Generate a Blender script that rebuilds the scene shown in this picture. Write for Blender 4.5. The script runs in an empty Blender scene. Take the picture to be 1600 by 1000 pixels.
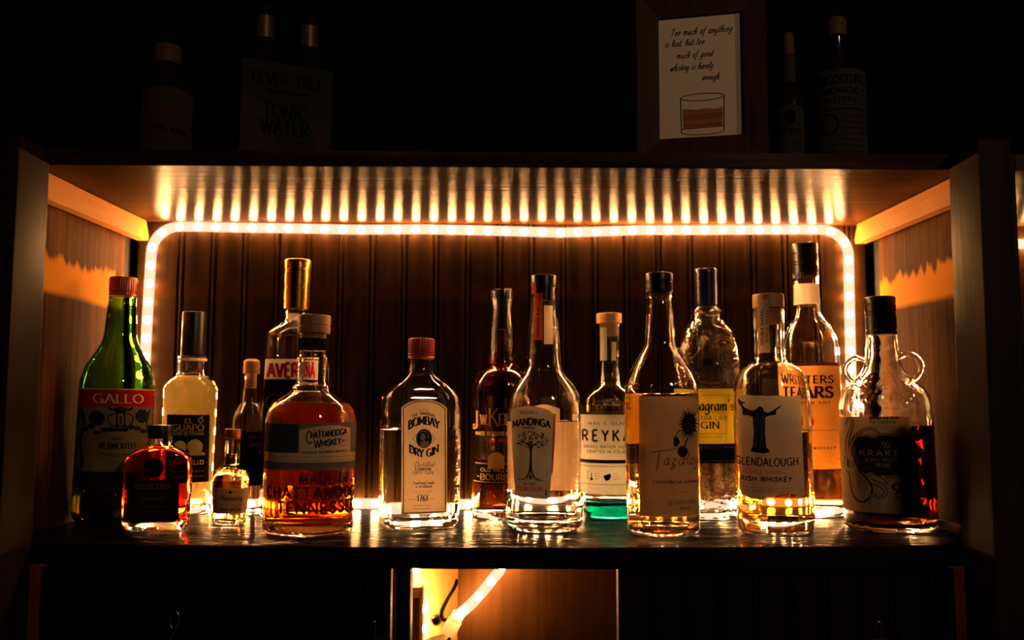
import bpy, bmesh, math, random
from mathutils import Vector, Matrix, Euler

random.seed(7)
SC = bpy.context.scene
COL = SC.collection
Z0 = 1.15                      # height of the lit shelf above the bar floor (metres)
R = math.radians

# ------------------------------------------------------------------ camera, world, lights, exposure
cam_d = bpy.data.cameras.new('camera')
cam = bpy.data.objects.new('camera', cam_d)
COL.objects.link(cam)
cam_d.sensor_width = 36.0
cam_d.lens = 36.0 * 1415.0 / 1600.0
cam_d.clip_start = 0.02
cam_d.dof.use_dof = True
cam_d.dof.focus_distance = 1.09
cam_d.dof.aperture_fstop = 3.2
cam.location = (0.0, -1.0, Z0 + 0.159)
cam.rotation_euler = (Euler((R(94.85), 0, R(-0.4)), 'XYZ').to_matrix() @ Matrix.Rotation(R(0.2), 3, 'Z')).to_euler()
SC.camera = cam

world = bpy.data.worlds.new('dim_bar')
SC.world = world
world.use_nodes = True
bg = world.node_tree.nodes['Background']
bg.inputs['Color'].default_value = (1.0, 0.62, 0.35, 1)
bg.inputs['Strength'].default_value = 0.0004

def lamp(name, loc, power, radius, color):
    d = bpy.data.lights.new(name, 'POINT')
    d.energy = power
    d.shadow_soft_size = radius
    d.color = color
    o = bpy.data.objects.new(name, d)
    o.location = loc
    COL.objects.link(o)
    return o

# a dim pendant over the bar counter, out of the picture
lamp('pendant_lamp', (0.95, -1.55, Z0 + 0.95), 18.0, 0.09, (1.0, 0.63, 0.36))

vs = SC.view_settings
vs.view_transform = 'Standard'
vs.look = 'None'
vs.gamma = 1.0
vs.use_curve_mapping = False
vs.exposure = 0.0
cy = SC.cycles
cy.use_denoising = True
cy.max_bounces = 28
cy.diffuse_bounces = 5
cy.glossy_bounces = 10
cy.transmission_bounces = 28
cy.transparent_max_bounces = 16
cy.caustics_reflective = True
cy.caustics_refractive = True
cy.blur_glossy = 0.6
cy.sample_clamp_indirect = 300.0
cy.use_light_tree = True

LED_POWER = 690.0
JACKET_POWER = 1.5
LED_COLOR = (1.0, 0.43, 0.135)

# ------------------------------------------------------------------ materials
MATS = {}
def mat(name):
    m = bpy.data.materials.new(name)
    m.use_nodes = True
    nt = m.node_tree
    nt.nodes.clear()
    out = nt.nodes.new('ShaderNodeOutputMaterial')
    MATS[name] = m
    return m, nt, out

def plain(name, col, rough=0.5, metal=0.0, spec=0.5, bump=0.0, bscale=300.0):
    m, nt, out = mat(name)
    p = nt.nodes.new('ShaderNodeBsdfPrincipled')
    p.inputs['Base Color'].default_value = (*col, 1)
    p.inputs['Roughness'].default_value = rough
    p.inputs['Metallic'].default_value = metal
    p.inputs['Specular IOR Level'].default_value = spec
    if bump:
        tc = nt.nodes.new('ShaderNodeTexCoord')
        n = nt.nodes.new('ShaderNodeTexNoise')
        n.inputs['Scale'].default_value = bscale
        b = nt.nodes.new('ShaderNodeBump')
        b.inputs['Strength'].default_value = bump
        b.inputs['Distance'].default_value = 0.001
        nt.links.new(tc.outputs['Object'], n.inputs['Vector'])
        nt.links.new(n.outputs['Fac'], b.inputs['Height'])
        nt.links.new(b.outputs['Normal'], p.inputs['Normal'])
    nt.links.new(p.outputs[0], out.inputs['Surface'])
    return m

def paper(name, col, through=0.5, rough_noise=0.06):
    """Label paper: part of the light passes through it."""
    m, nt, out = mat(name)
    tc = nt.nodes.new('ShaderNodeTexCoord')
    n = nt.nodes.new('ShaderNodeTexNoise')
    n.inputs['Scale'].default_value = 700
    nt.links.new(tc.outputs['Object'], n.inputs['Vector'])
    r = nt.nodes.new('ShaderNodeValToRGB')
    r.color_ramp.elements[0].color = (*[c * (1 - rough_noise) for c in col], 1)
    r.color_ramp.elements[1].color = (*[min(1, c * (1 + rough_noise)) for c in col], 1)
    nt.links.new(n.outputs['Fac'], r.inputs['Fac'])
    d = nt.nodes.new('ShaderNodeBsdfDiffuse')
    t = nt.nodes.new('ShaderNodeBsdfTranslucent')
    mx = nt.nodes.new('ShaderNodeMixShader')
    mx.inputs[0].default_value = through
    for s in (d, t):
        nt.links.new(r.outputs['Color'], s.inputs['Color'])
    nt.links.new(d.outputs[0], mx.inputs[1])
    nt.links.new(t.outputs[0], mx.inputs[2])
    nt.links.new(mx.outputs[0], out.inputs['Surface'])
    return m

def absorb(nt, out, trans, thick):
    """Volume absorption giving colour `trans` after `thick` metres."""
    sig = [-math.log(max(1e-5, t)) / thick for t in trans]
    dens = max(sig) * 1.0001 + 1e-6
    v = nt.nodes.new('ShaderNodeVolumeAbsorption')
    v.inputs['Color'].default_value = (*[1 - s / dens for s in sig], 1)
    v.inputs['Density'].default_value = dens
    nt.links.new(v.outputs[0], out.inputs['Volume'])

def glass(name, ior=1.5, trans=None, thick=0.006, bump=0.0, bscale=120.0, stretch=(1, 1, 1), dist=0.002, kind='noise', rough=0.0, cloud=None):
    m, nt, out = mat(name)
    g = nt.nodes.new('ShaderNodeBsdfGlass')
    g.inputs['IOR'].default_value = ior
    g.inputs['Roughness'].default_value = rough
    nt.links.new(g.outputs[0], out.inputs['Surface'])
    if trans:
        absorb(nt, out, trans, thick)
    if cloud:
        t = nt.nodes.new('ShaderNodeBsdfTranslucent')
        t.inputs['Color'].default_value = (*cloud[1], 1)
        mx = nt.nodes.new('ShaderNodeMixShader')
        mx.inputs[0].default_value = cloud[0]
        nt.links.new(g.outputs[0], mx.inputs[1])
        nt.links.new(t.outputs[0], mx.inputs[2])
        nt.links.new(mx.outputs[0], out.inputs['Surface'])
    if bump:
        tc = nt.nodes.new('ShaderNodeTexCoord')
        mp = nt.nodes.new('ShaderNodeMapping')
        mp.inputs['Scale'].default_value = stretch
        nt.links.new(tc.outputs['Object'], mp.inputs['Vector'])
        if kind == 'noise':
            n = nt.nodes.new('ShaderNodeTexNoise')
            n.inputs['Scale'].default_value = bscale
            n.inputs['Detail'].default_value = 1.0
            o = n.outputs['Fac']
        else:
            n = nt.nodes.new('ShaderNodeTexVoronoi')
            n.inputs['Scale'].default_value = bscale
            o = n.outputs['Distance']
        nt.links.new(mp.outputs[0], n.inputs['Vector'])
        b = nt.nodes.new('ShaderNodeBump')
        b.inputs['Strength'].default_value = bump
        b.inputs['Distance'].default_value = dist
        nt.links.new(o, b.inputs['Height'])
        nt.links.new(b.outputs['Normal'], g.inputs['Normal'])
    return m

def glow(name, col, power, clear=0.0):
    m, nt, out = mat(name)
    e = nt.nodes.new('ShaderNodeEmission')
    e.inputs['Color'].default_value = (*col, 1)
    e.inputs['Strength'].default_value = power
    nt.links.new(e.outputs[0], out.inputs['Surface'])
    if clear:
        t = nt.nodes.new('ShaderNodeBsdfTransparent')
        mx = nt.nodes.new('ShaderNodeMixShader')
        mx.inputs[0].default_value = clear
        nt.links.new(e.outputs[0], mx.inputs[1])
        nt.links.new(t.outputs[0], mx.inputs[2])
        nt.links.new(mx.outputs[0], out.inputs['Surface'])
    return m

def wood(name, dark, mid, light, axis='z', scale=1.0, rough=0.35, bump=0.25, spec=0.5, stain=None, coat=0.0, brushed=0.0):
    """Grain runs along `axis`. `stain` = (z_low, z_high, colour): a band the stain never covered, with drips."""
    m, nt, out = mat(name)
    L = nt.links.new
    tc = nt.nodes.new('ShaderNodeTexCoord')
    mp = nt.nodes.new('ShaderNodeMapping')
    s = {'x': (1.4, 38, 38), 'y': (38, 1.4, 38), 'z': (38, 38, 1.4)}[axis]
    mp.inputs['Scale'].default_value = [v * scale for v in s]
    L(tc.outputs['Object'], mp.inputs['Vector'])
    n1 = nt.nodes.new('ShaderNodeTexNoise')
    n1.inputs['Scale'].default_value = 2.2
    n1.inputs['Detail'].default_value = 7
    n1.inputs['Roughness'].default_value = 0.62
    n1.inputs['Distortion'].default_value = 0.6
    L(mp.outputs[0], n1.inputs['Vector'])
    n2 = nt.nodes.new('ShaderNodeTexNoise')
    n2.inputs['Scale'].default_value = 7.0
    n2.inputs['Detail'].default_value = 3
    L(tc.outputs['Object'], n2.inputs['Vector'])
    mixf = nt.nodes.new('ShaderNodeMath')
    mixf.operation = 'MULTIPLY_ADD'
    mixf.inputs[1].default_value = 0.45
    L(n2.outputs['Fac'], mixf.inputs[0])
    sc = nt.nodes.new('ShaderNodeMath')
    sc.operation = 'MULTIPLY'
    sc.inputs[1].default_value = 0.62
    L(n1.outputs['Fac'], sc.inputs[0])
    L(sc.outputs[0], mixf.inputs[2])
    rp = nt.nodes.new('ShaderNodeValToRGB')
    e = rp.color_ramp.elements
    e[0].position = 0.36; e[0].color = (*dark, 1)
    e[1].position = 0.70; e[1].color = (*light, 1)
    k = e.new(0.53); k.color = (*mid, 1)
    L(mixf.outputs[0], rp.inputs['Fac'])
    colour = rp.outputs['Color']
    if stain:
        z0, z1, sc_col = stain
        sep = nt.nodes.new('ShaderNodeSeparateXYZ')
        L(tc.outputs['Object'], sep.inputs[0])
        dm = nt.nodes.new('ShaderNodeMapping')
        dm.inputs['Scale'].default_value = (42, 42, 3)
        L(tc.outputs['Object'], dm.inputs['Vector'])
        dn = nt.nodes.new('ShaderNodeTexNoise')
        dn.inputs['Scale'].default_value = 1.6
        dn.inputs['Detail'].default_value = 3
        L(dm.outputs[0], dn.inputs['Vector'])
        off = nt.nodes.new('ShaderNodeMath')
        off.operation = 'MULTIPLY_ADD'
        off.inputs[1].default_value = 0.055
        L(dn.outputs['Fac'], off.inputs[0])
        L(sep.outputs['Z'], off.inputs[2])
        up = nt.nodes.new('ShaderNodeMapRange')
        up.inputs['From Min'].default_value = z1 + 0.0275 + 0.004
        up.inputs['From Max'].default_value = z1 + 0.0275 - 0.004
        L(off.outputs[0], up.inputs['Value'])
        off2 = nt.nodes.new('ShaderNodeMath')
        off2.operation = 'MULTIPLY_ADD'
        off2.inputs[1].default_value = 0.012
        L(n2.outputs['Fac'], off2.inputs[0])
        L(sep.outputs['Z'], off2.inputs[2])
        dn_ = nt.nodes.new('ShaderNodeMapRange')
        dn_.inputs['From Min'].default_value = z0 + 0.006 - 0.004
        dn_.inputs['From Max'].default_value = z0 + 0.006 + 0.004
        L(off2.outputs[0], dn_.inputs['Value'])
        mul = nt.nodes.new('ShaderNodeMath')
        mul.operation = 'MULTIPLY'
        L(up.outputs[0], mul.inputs[0])
        L(dn_.outputs[0], mul.inputs[1])
        mc = nt.nodes.new('ShaderNodeMix')
        mc.data_type = 'RGBA'
        mc.inputs['B'].default_value = (*sc_col, 1)
        L(mul.outputs[0], mc.inputs['Factor'])
        L(colour, mc.inputs['A'])
        mg = nt.nodes.new('ShaderNodeMix')
        mg.data_type = 'RGBA'
        mg.blend_type = 'MULTIPLY'
        mg.inputs['Factor'].default_value = 0.0
        colour = mc.outputs['Result']
    p = nt.nodes.new('ShaderNodeBsdfPrincipled')
    L(colour, p.inputs['Base Color'])
    p.inputs['Specular IOR Level'].default_value = spec
    rr = nt.nodes.new('ShaderNodeMapRange')
    rr.inputs['To Min'].default_value = max(0.05, rough - 0.08)
    rr.inputs['To Max'].default_value = rough + 0.12
    L(n1.outputs['Fac'], rr.inputs['Value'])
    L(rr.outputs[0], p.inputs['Roughness'])
    if brushed:                        # fine saw marks along the board stretch highlights across it
        p.inputs['Anisotropic'].default_value = brushed
        tg = nt.nodes.new('ShaderNodeTangent')
        tg.direction_type = 'RADIAL'
        tg.axis = 'X'
        L(tg.outputs[0], p.inputs['Tangent'])
    p.inputs['Coat Weight'].default_value = coat
    p.inputs['Coat Roughness'].default_value = 0.25
    b = nt.nodes.new('ShaderNodeBump')
    b.inputs['Strength'].default_value = bump
    b.inputs['Distance'].default_value = 0.0012
    L(n1.outputs['Fac'], b.inputs['Height'])
    L(b.outputs['Normal'], p.inputs['Normal'])
    L(p.outputs[0], out.inputs['Surface'])
    return m

# ------------------------------------------------------------------ mesh helpers
class MB:
    def __init__(self):
        self.v, self.f = [], []
    def add(self, verts, faces):
        n = len(self.v)
        self.v += [tuple(p) for p in verts]
        self.f += [tuple(i + n for i in fc) for fc in faces]
        return self
    def box(self, x0, x1, y0, y1, z0, z1, bev=0.0):
        if bev:
            bm = bmesh.new()
            bmesh.ops.create_cube(bm, size=1.0)
            for v in bm.verts:
                v.co = Vector(((x0 + x1) / 2 + v.co.x * (x1 - x0), (y0 + y1) / 2 + v.co.y * (y1 - y0), (z0 + z1) / 2 + v.co.z * (z1 - z0)))
            bmesh.ops.bevel(bm, geom=bm.edges[:], offset=bev, segments=2, profile=0.6, affect='EDGES')
            bm.verts.index_update()
            self.add([v.co for v in bm.verts], [[v.index for v in f.verts] for f in bm.faces])
            bm.free()
            return self
        v = [(x, y, z) for z in (z0, z1) for y in (y0, y1) for x in (x0, x1)]
        return self.add(v, [(0, 2, 3, 1), (4, 5, 7, 6), (0, 1, 5, 4), (2, 6, 7, 3), (0, 4, 6, 2), (1, 3, 7, 5)])
    def rings(self, rings, closed=True, cap0=True, cap1=True):
        n = len(rings[0])
        v = [p for r in rings for p in r]
        f = []
        for i in range(len(rings) - 1):
            for j in range(n):
                a, b = i * n + j, i * n + (j + 1) % n
                f.append((a, b, b + n, a + n))
        if cap0: f.append(tuple(range(n - 1, -1, -1)))
        if cap1: f.append(tuple((len(rings) - 1) * n + j for j in range(n)))
        return self.add(v, f)
    def lathe(self, prof, seg=48, cx=0, cy=0, cap0=True, cap1=True):
        rs = [[(cx + r * math.cos(2 * math.pi * j / seg), cy + r * math.sin(2 * math.pi * j / seg), z) for j in range(seg)] for r, z in prof]
        return self.rings(rs, cap0=cap0, cap1=cap1)
    def tube(self, pts, r, seg=12, caps=True):
        pts = [Vector(p) for p in pts]
        rs = []
        prev = None
        for i, p in enumerate(pts):
            a = pts[max(0, i - 1)]; b = pts[min(len(pts) - 1, i + 1)]
            t = (b - a).normalized()
            if prev is None:
                u = t.orthogonal().normalized()
            else:
                u = (prev - t * prev.dot(t)).normalized()
            prev = u
            w = t.cross(u)
            rad = r[i] if isinstance(r, (list, tuple)) else r
            rs.append([p + (u * math.cos(2 * math.pi * j / seg) + w * math.sin(2 * math.pi * j / seg)) * rad for j in range(seg)])
        return self.rings(rs, cap0=caps, cap1=caps)
    def build(self, name, m, parent=None, smooth=None, recalc=True):
        me = bpy.data.meshes.new(name)
        me.from_pydata(self.v, [], self.f)
        if recalc:
            bm = bmesh.new(); bm.from_mesh(me)
            bmesh.ops.recalc_face_normals(bm, faces=bm.faces[:])
            bm.to_mesh(me); bm.free()
        if smooth is not None:
            for p in me.polygons: p.use_smooth = True
            me.set_sharp_from_angle(angle=R(smooth))
        me.materials.append(MATS[m] if isinstance(m, str) else m)
        o = bpy.data.objects.new(name, me)
        COL.objects.link(o)
        if parent: o.parent = parent
        return o

def thing(name, label, cat, loc=(0, 0, 0), rot=None, group=None):
    o = bpy.data.objects.new(name, None)
    o.empty_display_size = 0.02
    COL.objects.link(o)
    o.location = (loc[0], loc[1], loc[2] + Z0)
    if rot is not None: o.rotation_euler = rot
    return tag(o, label, cat, group)
def tag(o, label, cat, group=None):
    o['label'] = label; o['category'] = cat
    if group: o['group'] = group
    return o
def struct(o):
    o['kind'] = 'structure'
    return o

def smooth_profile(pts, sub=4):
    """Centripetal Catmull-Rom through (r, z) points."""
    P = [Vector((a, b)) for a, b in pts]
    P = [P[0] * 2 - P[1]] + P + [P[-1] * 2 - P[-2]]
    out = []
    for i in range(1, len(P) - 2):
        p0, p1, p2, p3 = P[i - 1:i + 3]
        t0 = 0; t1 = t0 + max(1e-6, (p1 - p0).length) ** 0.5
        t2 = t1 + max(1e-6, (p2 - p1).length) ** 0.5; t3 = t2 + max(1e-6, (p3 - p2).length) ** 0.5
        for k in range(sub):
            t = t1 + (t2 - t1) * k / sub
            a1 = p0 * ((t1 - t) / (t1 - t0)) + p1 * ((t - t0) / (t1 - t0))
            a2 = p1 * ((t2 - t) / (t2 - t1)) + p2 * ((t - t1) / (t2 - t1))
            a3 = p2 * ((t3 - t) / (t3 - t2)) + p3 * ((t - t2) / (t3 - t2))
            b1 = a1 * ((t2 - t) / (t2 - t0)) + a2 * ((t - t0) / (t2 - t0))
            b2 = a2 * ((t3 - t) / (t3 - t1)) + a3 * ((t - t1) / (t3 - t1))
            c = b1 * ((t2 - t) / (t2 - t1)) + b2 * ((t - t1) / (t2 - t1))
            out.append((c.x, c.y))
    out.append((P[-2].x, P[-2].y))
    return out

def catmull3(pts, sub=8):
    P = [Vector(p) for p in pts]
    P = [P[0] * 2 - P[1]] + P + [P[-1] * 2 - P[-2]]
    o = []
    for i in range(1, len(P) - 2):
        p0, p1, p2, p3 = P[i - 1:i + 3]
        for k in range(sub):
            t = k / sub
            o.append(0.5 * ((2 * p1) + (p2 - p0) * t + (2 * p0 - 5 * p1 + 4 * p2 - p3) * t * t + (3 * p1 - p0 - 3 * p2 + p3) * t ** 3))
    o.append(P[-2])
    return o

# ------------------------------------------------------------------ lettering: single-stroke glyphs drawn with a nib
def arc(cx, cy, rx, ry, a0, a1, n=14):
    return [(cx + rx * math.cos(R(a0 + (a1 - a0) * i / n)), cy + ry * math.sin(R(a0 + (a1 - a0) * i / n))) for i in range(n + 1)]
def spl(*pts):
    return [tuple(p) for p in catmull3([(a, b, 0) for a, b in pts], 5)]
def spl2(*pts):
    return [(p[0], p[1]) for p in spl(*pts)]
G = {
 'A': (.74, [[(.02, 0), (.37, 1)], [(.37, 1), (.72, 0)], [(.15, .35), (.59, .35)]]),
 'B': (.62, [[(.08, 0), (.08, 1)], [(.08, 1), (.3, 1)] + arc(.3, .76, .23, .24, 90, -90) + [(.08, .52)], [(.08, .52), (.32, .52)] + arc(.32, .26, .27, .26, 90, -90) + [(.08, 0)]]),
 'C': (.72, [arc(.4, .5, .36, .5, 42, 318, 20)]),
 'D': (.74, [[(.08, 0), (.08, 1)], [(.08, 1), (.28, 1)] + arc(.28, .5, .42, .5, 90, -90, 18) + [(.08, 0)]]),
 'E': (.58, [[(.08, 0), (.08, 1)], [(.08, 1), (.54, 1)], [(.08, .52), (.46, .52)], [(.08, 0), (.56, 0)]]),
 'F': (.55, [[(.08, 0), (.08, 1)], [(.08, 1), (.53, 1)], [(.08, .52), (.44, .52)]]),
 'G': (.78, [arc(.4, .5, .36, .5, 42, 335, 20), [(.72, .0), (.72, .44)], [(.46, .44), (.74, .44)]]),
 'H': (.74, [[(.08, 0), (.08, 1)], [(.66, 0), (.66, 1)], [(.08, .52), (.66, .52)]]),
 'I': (.24, [[(.12, 0), (.12, 1)]]),
 'J': (.48, [[(.38, 1), (.38, .25)] + arc(.2, .22, .18, .22, 0, -150)]),
 'K': (.68, [[(.08, 0), (.08, 1)], [(.62, 1), (.09, .42)], [(.26, .58), (.66, 0)]]),
 'L': (.55, [[(.08, 0), (.08, 1)], [(.08, 0), (.53, 0)]]),
 'M': (.88, [[(.08, 0), (.1, 1)], [(.1, 1), (.44, .15)], [(.44, .15), (.78, 1)], [(.78, 1), (.8, 0)]]),
 'N': (.76, [[(.08, 0), (.08, 1)], [(.08, 1), (.68, 0)], [(.68, 0), (.68, 1)]]),
 'O': (.8, [arc(.4, .5, .37, .5, 90, 450, 26)]),
 'P': (.6, [[(.08, 0), (.08, 1)], [(.08, 1), (.3, 1)] + arc(.3, .73, .26, .27, 90, -90) + [(.08, .46)]]),
 'R': (.66, [[(.08, 0), (.08, 1)], [(.08, 1), (.3, 1)] + arc(.3, .74, .25, .26, 90, -90) + [(.08, .48)], [(.3, .48), (.63, 0)]]),
 'S': (.6, [spl2((.53, .82), (.42, .96), (.27, 1), (.1, .86), (.12, .66), (.3, .53), (.48, .41), (.55, .22), (.43, .04), (.27, 0), (.13, .05), (.04, .2))]),
 'T': (.64, [[(.32, 0), (.32, 1)], [(.02, 1), (.62, 1)]]),
 'U': (.72, [[(.08, 1), (.08, .3)] + arc(.36, .3, .28, .3, 180, 360) + [(.64, 1)]]),
 'V': (.7, [[(.02, 1), (.35, 0)], [(.35, 0), (.68, 1)]]),
 'W': (1.0, [[(.02, 1), (.26, 0)], [(.26, 0), (.5, .95)], [(.5, .95), (.74, 0)], [(.74, 0), (.98, 1)]]),
 'X': (.68, [[(.04, 1), (.64, 0)], [(.64, 1), (.04, 0)]]),
 'Y': (.66, [[(.02, 1), (.33, .48)], [(.64, 1), (.33, .48)], [(.33, .48), (.33, 0)]]),
 'Z': (.62, [[(.05, 1), (.57, 1)], [(.57, 1), (.04, 0)], [(.04, 0), (.58, 0)]]),
 '1': (.4, [[(.06, .8), (.24, 1), (.24, 0)]]),
 '4': (.6, [[(.42, 0), (.42, 1)], [(.42, 1), (.03, .3)], [(.03, .3), (.57, .3)]]),
 '6': (.58, [spl2((.5, .95), (.25, .85), (.07, .5), (.07, .25), (.28, 0), (.5, .2), (.48, .45), (.28, .56), (.09, .4))]),
 '7': (.52, [[(.04, 1), (.5, 1)], [(.5, 1), (.18, 0)]]),
 '8': (.56, [arc(.28, .76, .2, .24, 90, 450, 18), arc(.28, .26, .25, .26, 90, 450, 18)]),
 '9': (.58, [spl2((.1, .05), (.33, .15), (.51, .5), (.51, .75), (.3, 1), (.08, .8), (.1, .55), (.3, .44), (.49, .6))]),
 '.': (.22, [[(.08, 0), (.08, .09)]]),
 ',': (.22, [[(.1, .07), (.05, -.12)]]),
 "'": (.18, [[(.1, 1), (.06, .78)]]),
 '-': (.4, [[(.06, .45), (.34, .45)]]),
 '&': (.74, [spl2((.7, 0), (.2, .65), (.2, .9), (.35, 1), (.48, .85), (.35, .6), (.08, .35), (.1, .08), (.35, 0), (.6, .2), (.68, .45))]),
 ' ': (.36, []),
 'a': (.5, [spl2((.42, .5), (.25, .56), (.06, .35), (.1, .06), (.28, .04), (.42, .3)), spl2((.42, .55), (.4, .15), (.46, .02), (.54, .06))]),
 'b': (.48, [spl2((.02, .3), (.2, .8), (.18, 1), (.1, .8), (.08, .1)), spl2((.08, .3), (.25, .54), (.42, .35), (.32, .05), (.08, .06))]),
 'c': (.42, [spl2((.38, .46), (.22, .56), (.05, .3), (.16, .02), (.42, .12))]),
 'd': (.52, [spl2((.42, .48), (.24, .56), (.05, .28), (.16, .02), (.36, .18), (.44, .6)), spl2((.46, 1), (.42, .3), (.46, .02), (.55, .08))]),
 'e': (.42, [spl2((.05, .24), (.28, .3), (.36, .45), (.22, .56), (.06, .36), (.12, .04), (.28, .02), (.43, .16))]),
 'f': (.36, [spl2((.34, .95), (.24, 1), (.16, .7), (.14, .1), (.1, -.35), (.02, -.3)), [(.02, .5), (.32, .52)]]),
 'g': (.5, [spl2((.42, .5), (.25, .56), (.06, .35), (.1, .06), (.28, .04), (.42, .3)), spl2((.42, .55), (.42, 0), (.36, -.34), (.2, -.4), (.06, -.26))]),
 'h': (.5, [spl2((.02, .3), (.2, .85), (.16, 1), (.1, .7), (.08, 0)), spl2((.09, .3), (.24, .54), (.36, .45), (.36, .1), (.42, .02), (.5, .08))]),
 'i': (.24, [spl2((.1, .54), (.09, .1), (.14, .02), (.22, .08)), [(.12, .74), (.13, .8)]]),
 'k': (.48, [[(.1, 1), (.08, 0)], spl2((.38, .54), (.2, .34), (.12, .28)), spl2((.16, .3), (.3, .08), (.46, .04))]),
 'l': (.26, [spl2((.02, .3), (.18, .85), (.14, 1), (.09, .7), (.1, .1), (.16, .02), (.24, .08))]),
 'm': (.76, [[(.08, .54), (.08, 0)], spl2((.09, .32), (.22, .54), (.34, .45), (.34, 0)), spl2((.35, .32), (.48, .54), (.6, .45), (.6, .1), (.66, .02), (.74, .08))]),
 'n': (.52, [[(.08, .54), (.08, 0)], spl2((.09, .32), (.24, .54), (.38, .45), (.38, .1), (.43, .02), (.5, .08))]),
 'o': (.48, [spl2((.24, .55), (.06, .3), (.2, .02), (.4, .26), (.24, .55), (.46, .46))]),
 'r': (.36, [[(.08, .54), (.08, 0)], spl2((.09, .3), (.2, .52), (.34, .48))]),
 's': (.38, [spl2((.33, .48), (.2, .55), (.08, .42), (.2, .28), (.33, .14), (.2, .01), (.04, .08))]),
 't': (.34, [spl2((.16, .9), (.13, .2), (.2, .02), (.34, .1)), [(.02, .56), (.32, .58)]]),
 'u': (.52, [spl2((.07, .54), (.07, .15), (.18, .02), (.36, .2), (.4, .54)), spl2((.4, .54), (.39, .1), (.44, .02), (.52, .08))]),
 'v': (.44, [spl2((.04, .54), (.16, .02), (.2, .02), (.36, .54))]),
 'w': (.66, [spl2((.05, .54), (.08, .08), (.2, .04), (.32, .4)), spl2((.32, .54), (.34, .08), (.46, .04), (.58, .54))]),
 'x': (.44, [[(.04, .54), (.38, 0)], [(.38, .54), (.04, 0)]]),
 'y': (.5, [spl2((.06, .54), (.08, .15), (.2, .04), (.36, .2), (.4, .54)), spl2((.4, .54), (.36, -.1), (.22, -.4), (.06, -.28))]),
 'z': (.44, [[(.05, .54), (.38, .54)], [(.38, .54), (.06, .04)], spl2((.06, .04), (.3, .04), (.28, -.3), (.12, -.42), (.1, -.25), (.4, .02))]),
}

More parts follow.
